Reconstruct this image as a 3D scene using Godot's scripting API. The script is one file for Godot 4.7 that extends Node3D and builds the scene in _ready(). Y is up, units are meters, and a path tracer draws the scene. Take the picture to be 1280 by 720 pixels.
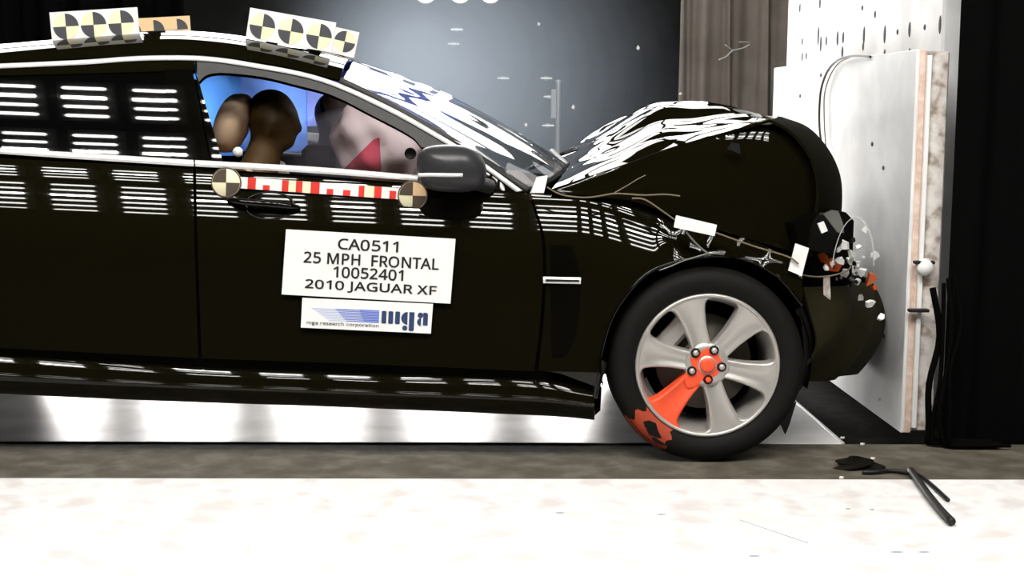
extends Node3D
# A crash test hall: a black saloon has just struck a rigid barrier. x runs along the car (nose towards +x), y up, z towards the camera.

const EYE := Vector3(-0.853, 1.192, 4.995)
const FOCAL := 1876.57
const MID := -0.92                       # the car's centre plane
var right_dir: Vector3
var up_dir: Vector3
var look_dir: Vector3
var rng := RandomNumberGenerator.new()
var M := {}
var taken := {}
var body_table := PackedFloat32Array()
var cabin_table := PackedFloat32Array()


func _ready() -> void:
	rng.seed = 20100524
	aim()
	var cam := Camera3D.new()
	cam.name = "camera"
	cam.fov = rad_to_deg(2.0 * atan(360.0 / FOCAL))
	cam.near = 0.05
	cam.far = 60.0
	add_child(cam)
	cam.transform = Transform3D(Basis(right_dir, up_dir, -look_dir), EYE)
	cam.current = true
	var env := Environment.new()
	env.background_mode = Environment.BG_COLOR
	env.background_color = Color(0, 0, 0)
	env.tonemap_mode = Environment.TONE_MAPPER_LINEAR
	env.tonemap_exposure = 0.5
	env.volumetric_fog_enabled = true
	env.volumetric_fog_density = 0.0
	env.sdfgi_enabled = true
	env.ssao_enabled = true
	env.ssil_enabled = true
	var we := WorldEnvironment.new()
	we.name = "environment"
	we.environment = env
	add_child(we)
	materials()
	lamps()
	stand_lights()
	room()
	barrier()
	make_car()
	dummies()
	roof_boards()
	door_marks()
	signs()
	tags_and_wires()
	debris()
	smoke()


# ---------------------------------------------------------------- helpers
func aim() -> void:
	var yaw := deg_to_rad(2.119)
	var pitch := deg_to_rad(6.789)
	var roll := deg_to_rad(0.608)
	look_dir = Vector3(sin(yaw) * cos(pitch), -sin(pitch), -cos(yaw) * cos(pitch))
	var r := Vector3(cos(yaw), 0, sin(yaw))
	var u := r.cross(look_dir)
	right_dir = r * cos(roll) + u * sin(roll)
	up_dir = u * cos(roll) - r * sin(roll)


func ray(px: float, py: float) -> Vector3:
	return look_dir + right_dir * ((px - 640.0) / FOCAL) + up_dir * ((360.0 - py) / FOCAL)


func at(px: float, py: float, z: float) -> Vector3:
	var d := ray(px, py)
	return EYE + d * ((z - EYE.z) / d.z)


func on_floor(px: float, py: float, y := 0.0) -> Vector3:
	var d := ray(px, py)
	return EYE + d * ((y - EYE.y) / d.y)


func on_x(px: float, py: float, x: float) -> Vector3:
	var d := ray(px, py)
	return EYE + d * ((x - EYE.x) / d.x)


func numbered(called: String) -> String:
	if not taken.has(called):
		taken[called] = 0
		return called
	taken[called] += 1
	return "%s_%03d" % [called, taken[called]]


func tag(o: Node, label: String, category: String, group := "", kind := "") -> Node:
	if label: o.set_meta("label", label)
	if category: o.set_meta("category", category)
	if group: o.set_meta("group", group)
	if kind: o.set_meta("kind", kind)
	return o


func thing(called: String, label: String, category: String, where := Vector3.ZERO, group := "", kind := "") -> Node3D:
	var o := Node3D.new()
	o.name = numbered(called)
	add_child(o, true)
	o.position = where
	tag(o, label, category, group, kind)
	return o


# a mesh given in world coordinates, as a named part of parent
func part(called: String, mesh: Mesh, m: Material, parent: Node3D, label := "") -> MeshInstance3D:
	var o := MeshInstance3D.new()
	o.mesh = mesh
	o.material_override = m
	o.name = called
	parent.add_child(o, true)
	o.position = -above(parent)
	if label: o.set_meta("label", label)
	return o


func above(n: Node3D) -> Vector3:
	var p := Vector3.ZERO
	var k: Node = n
	while k is Node3D and k != self:
		p += (k as Node3D).position
		k = k.get_parent()
	return p


# one mesh that is a thing by itself; world coordinates are moved to its base
func single(called: String, mesh: Mesh, m: Material, label: String, category: String, group := "", kind := "") -> MeshInstance3D:
	var o := MeshInstance3D.new()
	o.name = numbered(called)
	o.mesh = mesh
	o.material_override = m
	add_child(o, true)
	tag(o, label, category, group, kind)
	return o


func poly(pts: Array, t: float) -> Vector2:
	# point at share t of the polyline's length, smoothed
	var n := pts.size()
	var total := 0.0
	var ls := []
	for i in n - 1:
		var l: float = Vector2(pts[i + 1][0] - pts[i][0], pts[i + 1][1] - pts[i][1]).length()
		ls.append(l)
		total += l
	var want := clampf(t, 0, 1) * total
	for i in n - 1:
		if want <= ls[i] or i == n - 2:
			var f: float = clampf(want / maxf(ls[i], 1e-6), 0, 1)
			var p1 := Vector2(pts[i][0], pts[i][1])
			var p2 := Vector2(pts[i + 1][0], pts[i + 1][1])
			if n < 3: return p1.lerp(p2, f)
			var p0 := Vector2(pts[i - 1][0], pts[i - 1][1]) if i > 0 else p1 * 2 - p2
			var p3 := Vector2(pts[i + 2][0], pts[i + 2][1]) if i < n - 2 else p2 * 2 - p1
			var m1: Vector2 = (p2 - p0) * (ls[i] / maxf((p2 - p1).length() + (p1 - p0).length(), 1e-6))
			var m2: Vector2 = (p3 - p1) * (ls[i] / maxf((p3 - p2).length() + (p2 - p1).length(), 1e-6))
			var f2 := f * f
			var f3 := f2 * f
			return p1 * (2 * f3 - 3 * f2 + 1) + m1 * (f3 - 2 * f2 + f) + p2 * (-2 * f3 + 3 * f2) + m2 * (f3 - f2)
		want -= ls[i]
	return Vector2(pts[n - 1][0], pts[n - 1][1])


# smooth shaded sheet from rows of points; rim > 0 folds its edges inwards
func sheet(rows: Array, hint: Vector3, rim := 0.0) -> ArrayMesh:
	var nv := rows.size()
	var nu: int = rows[0].size()
	var vs := PackedVector3Array()
	var ns := PackedVector3Array()
	var uvs := PackedVector2Array()
	var ix := PackedInt32Array()
	var sum := Vector3.ZERO
	for j in nv:
		for i in nu:
			var du: Vector3 = rows[j][mini(i + 1, nu - 1)] - rows[j][maxi(i - 1, 0)]
			var dv: Vector3 = rows[mini(j + 1, nv - 1)][i] - rows[maxi(j - 1, 0)][i]
			var n := du.cross(dv)
			n = n.normalized() if n.length() > 1e-12 else Vector3.ZERO
			vs.append(rows[j][i])
			ns.append(n)
			uvs.append(Vector2(float(i) / (nu - 1), float(j) / (nv - 1)))
			sum += n
	var turn := sum.dot(hint) < 0
	for k in ns.size():
		if turn: ns[k] = -ns[k]
		if ns[k] == Vector3.ZERO: ns[k] = hint.normalized()
	for j in nv - 1:
		for i in nu - 1:
			var a := j * nu + i
			if turn: ix.append_array([a, a + 1, a + nu, a + 1, a + nu + 1, a + nu])
			else: ix.append_array([a, a + nu, a + 1, a + 1, a + nu, a + nu + 1])
	if rim > 0.0:
		var loop := []
		for i in nu: loop.append(i)
		for j in range(1, nv): loop.append(j * nu + nu - 1)
		for i in range(nu - 2, -1, -1): loop.append((nv - 1) * nu + i)
		for j in range(nv - 2, 0, -1): loop.append(j * nu)
		var mid := Vector3.ZERO
		for k in loop: mid += vs[k]
		mid /= loop.size()
		for q in loop.size():
			var a: int = loop[q]
			var b: int = loop[(q + 1) % loop.size()]
			var na := ns[a]
			var nb := ns[b]
			var o := (vs[b] - vs[a]).cross(na).normalized()
			if o.dot(vs[a] - mid) < 0: o = -o
			var s := vs.size()
			vs.append_array([vs[a], vs[b], vs[a] - na * rim, vs[b] - nb * rim])
			ns.append_array([o, o, o, o])
			uvs.append_array([Vector2.ZERO, Vector2.ZERO, Vector2.ZERO, Vector2.ZERO])
			if turn: ix.append_array([s, s + 2, s + 1, s + 1, s + 2, s + 3])
			else: ix.append_array([s, s + 1, s + 2, s + 1, s + 3, s + 2])
	return arrays(vs, ns, uvs, ix)


func arrays(vs: PackedVector3Array, ns: PackedVector3Array, uvs: PackedVector2Array, ix: PackedInt32Array) -> ArrayMesh:
	var a := []
	a.resize(Mesh.ARRAY_MAX)
	a[Mesh.ARRAY_VERTEX] = vs
	a[Mesh.ARRAY_NORMAL] = ns
	a[Mesh.ARRAY_TEX_UV] = uvs
	a[Mesh.ARRAY_INDEX] = ix
	var m := ArrayMesh.new()
	m.add_surface_from_arrays(Mesh.PRIMITIVE_TRIANGLES, a)
	return m


func new_st() -> SurfaceTool:
	var st := SurfaceTool.new()
	st.begin(Mesh.PRIMITIVE_TRIANGLES)
	return st


func done(st: SurfaceTool) -> ArrayMesh:
	st.generate_normals()
	return st.commit()


func quad(st: SurfaceTool, a: Vector3, b: Vector3, c: Vector3, d: Vector3, hint: Vector3) -> void:
	var n := (b - a).cross(c - a)
	if n.length() < 1e-14: n = (c - a).cross(d - a)
	st.set_smooth_group(-1)
	if n.dot(hint) < 0:
		for p in [a, b, c, a, c, d]: st.add_vertex(p)
	else:
		for p in [a, c, b, a, d, c]: st.add_vertex(p)


# box with chamfered edges, on any axes
func add_box(st: SurfaceTool, c: Vector3, size: Vector3, b := Basis.IDENTITY, ch := 0.0) -> void:
	var h := size * 0.5
	ch = minf(ch, minf(h.x, minf(h.y, h.z)) * 0.9)
	var ax := [Vector3(1, 0, 0), Vector3(0, 1, 0), Vector3(0, 0, 1)]
	var hh := [h.x, h.y, h.z]
	for k in 3:
		var n: Vector3 = ax[k]
		var u: Vector3 = ax[(k + 1) % 3]
		var v: Vector3 = ax[(k + 2) % 3]
		var hu: float = hh[(k + 1) % 3] - ch
		var hv: float = hh[(k + 2) % 3] - ch
		for s in [-1.0, 1.0]:
			var o: Vector3 = n * (s * hh[k])
			quad(st, c + b * (o - u * hu - v * hv), c + b * (o + u * hu - v * hv), c + b * (o + u * hu + v * hv), c + b * (o - u * hu + v * hv), b * (n * s))
		if ch <= 0: continue
		for su in [-1.0, 1.0]:
			for sv in [-1.0, 1.0]:
				var p1: Vector3 = u * (su * hh[(k + 1) % 3]) + v * (sv * hv)
				var p2: Vector3 = u * (su * hu) + v * (sv * hh[(k + 2) % 3])
				var e: Vector3 = n * (hh[k] - ch)
				quad(st, c + b * (p1 - e), c + b * (p1 + e), c + b * (p2 + e), c + b * (p2 - e), b * (u * su + v * sv))
	if ch > 0:
		for sx in [-1.0, 1.0]:
			for sy in [-1.0, 1.0]:
				for sz in [-1.0, 1.0]:
					var i := h - Vector3.ONE * ch
					var p := Vector3(sx * h.x, sy * i.y, sz * i.z)
					var q := Vector3(sx * i.x, sy * h.y, sz * i.z)
					var r := Vector3(sx * i.x, sy * i.y, sz * h.z)
					quad(st, c + b * p, c + b * q, c + b * r, c + b * r, b * Vector3(sx, sy, sz))


func box_mesh(c: Vector3, size: Vector3, b := Basis.IDENTITY, ch := 0.0) -> ArrayMesh:
	var st := new_st()
	add_box(st, c, size, b, ch)
	return done(st)


func tube_mesh(path: Array, r: float, sides := 8, r_end := -1.0) -> ArrayMesh:
	var rows := []
	var n := path.size()
	var last := Vector3.ZERO
	for i in n:
		var d: Vector3 = (path[mini(i + 1, n - 1)] - path[maxi(i - 1, 0)]).normalized()
		var a := last - d * last.dot(d)
		if a.length() < 1e-3: a = d.cross(Vector3.UP if absf(d.y) < 0.9 else Vector3.RIGHT)
		a = a.normalized()
		last = a
		var b := d.cross(a)
		var rr := r if r_end < 0 else lerpf(r, r_end, float(i) / (n - 1))
		var row := []
		for k in sides + 1:
			var t := TAU * k / sides
			row.append(path[i] + (a * cos(t) + b * sin(t)) * rr)
		rows.append(row)
	var first := []
	var end := []
	for k in sides + 1:
		first.append(path[0])
		end.append(path[n - 1])
	rows.push_front(first)
	rows.append(end)
	return round_sheet(rows)


# closed round sheet (rows are rings): outward normals from each ring's centre
func round_sheet(rows: Array) -> ArrayMesh:
	var nv := rows.size()
	var nu: int = rows[0].size()
	var vs := PackedVector3Array()
	var ns := PackedVector3Array()
	var uvs := PackedVector2Array()
	var ix := PackedInt32Array()
	var centre := Vector3.ZERO
	for row in rows:
		for p in row: centre += p
	centre /= nv * nu
	var score := 0.0
	for j in nv:
		var mid := Vector3.ZERO
		for p in rows[j]: mid += p
		mid /= nu
		for i in nu:
			var du: Vector3 = rows[j][(i + 1) if i < nu - 1 else 1] - rows[j][(i - 1) if i > 0 else nu - 2]
			if du.length() < 1e-7:
				var jj := j + 1 if j == 0 else j - 1
				du = rows[jj][(i + 1) if i < nu - 1 else 1] - rows[jj][(i - 1) if i > 0 else nu - 2]
			var dv: Vector3 = rows[mini(j + 1, nv - 1)][i] - rows[maxi(j - 1, 0)][i]
			var n := du.cross(dv).normalized()
			score += n.dot(rows[j][i] - mid)
			vs.append(rows[j][i])
			ns.append(n)
			uvs.append(Vector2(float(i) / (nu - 1), float(j) / (nv - 1)))
	var turn := score < 0
	if turn:
		for k in ns.size(): ns[k] = -ns[k]
	for j in nv - 1:
		for i in nu - 1:
			var a := j * nu + i
			if turn: ix.append_array([a, a + 1, a + nu, a + 1, a + nu + 1, a + nu])
			else: ix.append_array([a, a + nu, a + 1, a + 1, a + nu, a + nu + 1])
	return arrays(vs, ns, uvs, ix)


# profile of [radius, along] turned about the z axis at c
func lathe(c: Vector3, profile: Array, sides := 48, axis := Vector3.BACK) -> ArrayMesh:
	var st := new_st()
	var a := axis.cross(Vector3.UP if absf(axis.y) < 0.9 else Vector3.RIGHT).normalized()
	var b := axis.cross(a)
	for j in profile.size() - 1:
		for k in sides:
			var q := []
			for e in [[j, k], [j, k + 1], [j + 1, k + 1], [j + 1, k]]:
				var t: float = TAU * (e[1] % sides) / sides
				q.append(c + (a * cos(t) + b * sin(t)) * profile[e[0]][0] + axis * profile[e[0]][1])
			var dr: float = profile[j + 1][0] - profile[j][0]
			var dz: float = profile[j + 1][1] - profile[j][1]
			var tm: float = TAU * (k + 0.5) / sides
			var nn: Vector3 = (a * cos(tm) + b * sin(tm)) * -dz + axis * dr
			if q[0].distance_to(q[1]) < 1e-7: tri(st, q[0], q[2], q[3], nn)
			elif q[2].distance_to(q[3]) < 1e-7: tri(st, q[0], q[1], q[2], nn)
			else:
				tri(st, q[0], q[1], q[2], nn)
				tri(st, q[0], q[2], q[3], nn)
	st.generate_normals()
	return st.commit()


func tri(st: SurfaceTool, a: Vector3, b: Vector3, c: Vector3, hint: Vector3, group := 1) -> void:
	st.set_smooth_group(group)
	if (b - a).cross(c - a).dot(hint) < 0:
		for p in [a, b, c]: st.add_vertex(p)
	else:
		for p in [a, c, b]: st.add_vertex(p)


# flat outline (2D) pushed out to a depth, on a frame of axes
func prism(outline: PackedVector2Array, depth: float, f: Transform3D) -> ArrayMesh:
	var st := new_st()
	var ix := Geometry2D.triangulate_polygon(outline)
	for s in [0.0, 1.0]:
		for k in range(0, ix.size(), 3):
			var p := []
			for q in 3: p.append(f * Vector3(outline[ix[k + q]].x, outline[ix[k + q]].y, depth * s))
			tri(st, p[0], p[1], p[2], f.basis.z * (s * 2 - 1) * signf(depth), -1)
	var cw := 1.0 if Geometry2D.is_polygon_clockwise(outline) else -1.0
	for k in outline.size():
		var a := outline[k]
		var b := outline[(k + 1) % outline.size()]
		var e := (b - a).orthogonal() * cw
		var hint := f.basis * Vector3(-e.x, -e.y, 0)
		quad(st, f * Vector3(a.x, a.y, 0), f * Vector3(b.x, b.y, 0), f * Vector3(b.x, b.y, depth), f * Vector3(a.x, a.y, depth), hint)
	return done(st)


func outline(pts: Array) -> PackedVector2Array:
	var o := PackedVector2Array()
	for p in pts: o.append(Vector2(p[0], p[1]))
	return o


func mat(c: Color, rough := 0.6, metal := 0.0, spec := 0.5) -> StandardMaterial3D:
	var m := StandardMaterial3D.new()
	m.albedo_color = c
	m.roughness = rough
	m.metallic = metal
	m.metallic_specular = spec
	return m


func noise_tex(freq: float, colors: Array, seed_n := 1, octaves := 4) -> NoiseTexture2D:
	var n := FastNoiseLite.new()
	n.seed = seed_n
	n.frequency = freq
	n.fractal_octaves = octaves
	var g := Gradient.new()
	g.offsets = PackedFloat32Array()
	g.colors = PackedColorArray()
	for k in colors.size():
		g.add_point(float(colors[k][0]), colors[k][1])
	var t := NoiseTexture2D.new()
	t.width = 512
	t.height = 512
	t.seamless = true
	t.noise = n
	t.color_ramp = g
	return t


func tri_mat(tex: Texture2D, scale: float, rough: float, spec := 0.5) -> StandardMaterial3D:
	var m := mat(Color.WHITE, rough, 0.0, spec)
	m.albedo_texture = tex
	m.uv1_triplanar = true
	m.uv1_world_triplanar = true
	m.uv1_scale = Vector3.ONE * scale
	return m


func glow(c: Color, e: float) -> StandardMaterial3D:
	var m := mat(c, 0.5)
	m.emission_enabled = true
	m.emission = c
	m.emission_energy_multiplier = e
	return m


func materials() -> void:
	M.paint = mat(Color(0.06, 0.051, 0.02), 0.02, 0.0, 0.36)
	M.nose = mat(Color(0.07, 0.065, 0.03), 0.75, 0.0, 0.06)
	M.bumper = mat(Color(0.13, 0.12, 0.07), 0.6, 0.0, 0.15)
	M.housing = mat(Color(0.2, 0.2, 0.21), 0.3, 0.0, 0.4)
	M.gloss = mat(Color(0.03, 0.028, 0.02), 0.02, 0.0, 0.42)
	M.trim = mat(Color(0.06, 0.06, 0.055), 0.5, 0.0, 0.4)
	M.frame = mat(Color(0.22, 0.215, 0.21), 0.55, 0.0, 0.4)
	M.inner = mat(Color(0.035, 0.033, 0.03), 0.9, 0.0, 0.1)
	M.chrome = mat(Color(0.97, 0.97, 0.96), 0.4, 0.4)
	M.chrome_soft = mat(Color(0.88, 0.88, 0.87), 0.4, 0.6)
	M.rubber = mat(Color(0.055, 0.047, 0.035), 0.7, 0.0, 0.3)
	M.alloy = mat(Color(0.74, 0.725, 0.705), 0.36, 0.55)
	M.orange = mat(Color(0.93, 0.32, 0.17), 0.5)
	M.orange_dull = mat(Color(0.62, 0.22, 0.1), 0.7)
	M.steel = mat(Color(0.5, 0.5, 0.48), 0.45, 0.7)
	M.disc = mat(Color(0.35, 0.33, 0.3), 0.5, 0.6)
	M.leather = mat(Color(0.9, 0.77, 0.64), 0.6)
	M.cabin = mat(Color(0.16, 0.12, 0.09), 0.7)
	M.dash = mat(Color(0.33, 0.22, 0.16), 0.6)
	M.dummy = mat(Color(0.34, 0.25, 0.12), 0.6)
	M.dummy_dark = mat(Color(0.3, 0.23, 0.2), 0.6)
	M.shirt = mat(Color(0.72, 0.52, 0.5), 0.8)
	M.bag = mat(Color(0.93, 0.85, 0.86), 0.85)
	M.bag.rim_enabled = true
	M.bag.rim = 0.3
	M.bag_pale = mat(Color(0.93, 0.85, 0.84), 0.85)
	M.red_chalk = mat(Color(0.85, 0.34, 0.42), 0.9)
	M.white = mat(Color(0.93, 0.93, 0.92), 0.6)
	M.cream = mat(Color(0.96, 0.925, 0.78), 0.6)
	M.cream_orange = mat(Color(0.93, 0.79, 0.6), 0.6)
	M.mark = mat(Color(0.27, 0.27, 0.29), 0.6)
	M.mark_brown = mat(Color(0.3, 0.25, 0.2), 0.6)
	M.red = mat(Color(0.86, 0.2, 0.16), 0.6)
	M.ink = mat(Color(0.06, 0.055, 0.055), 0.7)
	M.blue_ink = mat(Color(0.13, 0.22, 0.38), 0.6)
	M.blue_line = mat(Color(0.45, 0.52, 0.82), 0.6)
	M.blue_pale = mat(Color(0.72, 0.78, 0.92), 0.6)
	M.grey_ink = mat(Color(0.42, 0.41, 0.41), 0.7)
	M.black = mat(Color(0.03, 0.03, 0.03), 0.6, 0.0, 0.3)
	M.cable = mat(Color(0.05, 0.045, 0.04), 0.5)
	M.wire = mat(Color(0.42, 0.38, 0.3), 0.6)
	M.glass = mat(Color(0.02, 0.02, 0.02), 0.02, 0.0, 0.5)
	M.windscreen = mat(Color(0.25, 0.27, 0.28, 0.35), 0.03, 0.0, 0.5)
	M.windscreen.transparency = BaseMaterial3D.TRANSPARENCY_ALPHA
	M.clear = mat(Color(0.85, 0.86, 0.85, 0.35), 0.1, 0.0, 0.5)
	M.clear.transparency = BaseMaterial3D.TRANSPARENCY_ALPHA
	M.amber = mat(Color(0.75, 0.33, 0.12), 0.15)
	M.blue_cloth = mat(Color(0.42, 0.64, 0.98), 0.8)
	M.pale_cloth = mat(Color(0.5, 0.56, 0.9), 0.8)
	M.mid_cloth = mat(Color(0.45, 0.58, 0.94), 0.8)
	for m in [M.blue_cloth, M.mid_cloth, M.pale_cloth]:
		m.backlight_enabled = true
		m.backlight = {M.blue_cloth: Color(0.36, 0.62, 0.98), M.mid_cloth: Color(0.44, 0.6, 0.93), M.pale_cloth: Color(0.52, 0.6, 0.9)}[m]
	M.floor = tri_mat(noise_tex(0.012, [[0.2, Color(0.87, 0.85, 0.84)], [0.5, Color(0.94, 0.935, 0.93)], [0.8, Color(0.91, 0.9, 0.89)]], 3), 0.7, 0.85, 0.2)
	M.plate = tri_mat(noise_tex(0.01, [[0.2, Color(0.86, 0.85, 0.84)], [0.6, Color(0.95, 0.94, 0.94)]], 8), 0.5, 0.35, 0.5)
	M.track = tri_mat(noise_tex(0.02, [[0.2, Color(0.32, 0.3, 0.26)], [0.5, Color(0.36, 0.34, 0.3)], [0.8, Color(0.42, 0.395, 0.355)]], 5), 0.6, 0.9, 0.2)
	M.pit = tri_mat(noise_tex(0.02, [[0.3, Color(0.05, 0.045, 0.03)], [0.7, Color(0.11, 0.1, 0.07)]], 6), 1.0, 0.9, 0.2)
	M.block = tri_mat(noise_tex(0.008, [[0.2, Color(0.88, 0.88, 0.88)], [0.7, Color(0.95, 0.95, 0.95)]], 9), 0.5, 0.75, 0.3)
	M.concrete_post = tri_mat(noise_tex(0.015, [[0.15, Color(0.55, 0.5, 0.46)], [0.45, Color(0.78, 0.75, 0.72)], [0.8, Color(0.86, 0.84, 0.82)]], 12), 1.6, 0.9, 0.2)
	M.ply = tri_mat(noise_tex(0.02, [[0.2, Color(0.8, 0.68, 0.61)], [0.8, Color(0.9, 0.82, 0.77)]], 13), 2.0, 0.8, 0.2)
	M.wall_dark = tri_mat(noise_tex(0.01, [[0.2, Color(0.1, 0.1, 0.095)], [0.8, Color(0.14, 0.14, 0.135)]], 15), 0.4, 0.95, 0.1)
	M.wall_black = mat(Color(0.05, 0.05, 0.05), 0.95, 0.0, 0.05)
	M.curtain = tri_mat(noise_tex(0.01, [[0.2, Color(0.44, 0.41, 0.38)], [0.8, Color(0.5, 0.47, 0.44)]], 16), 0.5, 0.95, 0.1)
	M.drape = mat(Color(0.035, 0.035, 0.035), 0.95, 0.0, 0.05)
	M.tube = glow(Color(1.0, 0.99, 0.97), 85.0)
	M.softbox = glow(Color(1.0, 0.99, 0.98), 14.0)
	M.par = glow(Color(1.0, 0.98, 0.9), 8.0)
	M.flood = glow(Color(1.0, 0.98, 0.97), 60.0)


# ---------------------------------------------------------------- light
func lamps() -> void:
	# two rows of louvred banks in front of the car, high up, facing it
	var nth := ["first", "second", "third", "fourth", "fifth", "sixth", "seventh", "eighth", "ninth", "tenth", "eleventh", "twelfth", "thirteenth", "fourteenth", "fifteenth", "sixteenth", "last"]
	var rows := [[5.455, 3.155, 4, "upper", -2.9], [4.77, 3.956, 6, "lower", -2.865]]
	for row in rows:
		for k in 17:
			var x: float = row[4] + (k - 3) * 0.4837
			var c := Vector3(x, row[0], row[1])
			var o := thing("light_bank", "louvred bank of bright horizontal tubes, %s from the left in the %s lamp row" % [nth[k], row[3]], "light bank", c, "louvred light banks, %s row" % row[3])
			var n := (Vector3(x, 0.9, 0) - c).normalized()
			var rt := Vector3(1, 0, 0)
			var up := n.cross(rt).normalized()
			if up.y < 0: up = -up
			var b := Basis(rt, up, rt.cross(up))
			part("housing", box_mesh(c - n * 0.09, Vector3(0.4, 0.17 * row[2] + 0.06, 0.08), b, 0.01), M.black, o)
			for q in int(row[2]):
				var y: float = (q - (row[2] - 1) * 0.5) * 0.17
				part("tube", box_mesh(c + up * y, Vector3(0.3, 0.05, 0.05), b, 0.015), M.tube, o)
			var al := AreaLight3D.new()
			al.area_size = Vector2(0.3, 0.05)
			al.light_energy = (2.3 if k < 9 else 1.2) * row[2] / 5.0
			lit(al, o, c + up * 0.085 + n * 0.03, n, 0.05)
	# a ceiling of soft boxes over the far side
	for j in 3:
		for k in 4:
			var c := Vector3(-3.9 + k * 1.5, 3.0 + j * 0.8, -6.1 + j * 0.75)
			var o := thing("soft_box", "white diffuser light box, %s from the left in the %s row over the far side" % [nth[k], ["lowest", "middle", "topmost"][j]], "light box", c, "diffuser boxes over the far side")
			var n := (Vector3(c.x, 0.8, -1) - c).normalized()
			var rt := Vector3(1, 0, 0)
			var up := n.cross(rt).normalized()
			var b := Basis(rt, up, rt.cross(up))
			part("housing", box_mesh(c - n * 0.1, Vector3(1.46, 1.0, 0.14), b, 0.02), M.black, o)
			part("diffuser", box_mesh(c - n * 0.02, Vector3(1.3, 0.84, 0.02), b), M.softbox, o)
			var al := AreaLight3D.new()
			al.area_size = Vector2(1.3, 0.84)
			al.light_energy = 1.2
			lit(al, o, c + n * 0.01, n, 0.1)
	# round lamps whose lower rims show at the top of the picture
	for k in 3:
		var p: Vector3 = at([532, 575, 613][k], -9, -5.4)
		var o := thing("round_floodlight", ["leftmost of the three round lamps peeping in above the smoke", "middle of the three round lamps peeping in above the smoke", "rightmost of the three round lamps peeping in above the smoke"][k], "lamp", p, "round floodlights above the smoke")
		part("can", lathe(p, [[0.0, -0.16], [0.05, -0.15], [0.072, -0.04], [0.077, 0.0], [0.07, 0.004], [0.066, -0.01]], 32), M.steel, o)
		part("lens", lathe(p, [[0.066, -0.012], [0.04, -0.004], [0.0, 0.0]], 32), M.par, o)
		var sp := SpotLight3D.new()
		sp.light_energy = 1.5
		sp.spot_angle = 60.0
		lit(sp, o, p + Vector3(0, 0, 0.02), Vector3(0, -0.1, 1).normalized(), 0.06)
	# low floodlights on the floor behind the car
	for k in 5:
		var c := Vector3(-3.3 + k * 0.8, 0.3, -4.2)
		var o := thing("floor_floodlight", "low rectangular floodlight on the floor behind the car, %s from the left" % nth[k], "floodlight", Vector3(c.x, 0, c.z), "low floodlights behind the car")
		part("housing", box_mesh(c + Vector3(0, 0, -0.07), Vector3(0.56, 0.36, 0.1), Basis.IDENTITY, 0.02), M.black, o)
		part("lens", box_mesh(c, Vector3(0.5, 0.3, 0.02)), M.flood, o)
		var al := AreaLight3D.new()
		al.area_size = Vector2(0.5, 0.3)
		al.light_energy = 5.0
		lit(al, o, c + Vector3(0, 0, 0.02), Vector3.BACK, 0.1)
		part("stand", box_mesh(c + Vector3(0, -0.24, -0.07), Vector3(0.3, 0.12, 0.16), Basis.IDENTITY, 0.01), M.black, o)


func stand_lights() -> void:
	for k in 2:
		var c := Vector3(-3.35 + k * 0.65, 1.08, -4.3)
		var o := thing("stand_floodlight", "floodlight on a tall stand beyond the far side of the car, %s of the pair" % ["left", "right"][k], "floodlight", Vector3(c.x, 0, c.z), "floodlights on stands beyond the car")
		var n := (Vector3(-2.1, 1.2, -1.5) - c).normalized()
		var b := Basis.looking_at(n, Vector3.UP)
		part("housing", box_mesh(c - n * 0.07, Vector3(0.36, 0.26, 0.1), b, 0.02), M.black, o)
		part("lens", box_mesh(c, Vector3(0.3, 0.2, 0.02), b), M.par, o)
		part("stand", tube_mesh([Vector3(c.x, 0.02, c.z - 0.07), c - n * 0.07], 0.02, 8), M.black, o)
		part("base_plate", box_mesh(Vector3(c.x, 0.01, c.z - 0.07), Vector3(0.4, 0.02, 0.4), Basis.IDENTITY, 0.004), M.black, o)
		var al := AreaLight3D.new()
		al.area_size = Vector2(0.3, 0.2)
		al.light_energy = 5.0
		lit(al, o, c + n * 0.02, n, 0.1)


func lit(l: Light3D, fitting: Node3D, where: Vector3, towards: Vector3, size: float) -> void:
	l.name = "lamp_light"
	l.light_color = Color(1.0, 0.99, 0.97)
	l.light_size = size
	l.shadow_enabled = true
	for range_name in ["spot_range", "area_range", "omni_range"]:
		if range_name in l: l.set(range_name, 30.0)
	if "spot_attenuation" in l: l.set("spot_attenuation", 2.0)
	if "area_attenuation" in l: l.set("area_attenuation", 2.0)
	fitting.add_child(l, true)
	l.position = where - fitting.position
	l.basis = Basis.looking_at(towards, Vector3.UP)


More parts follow.
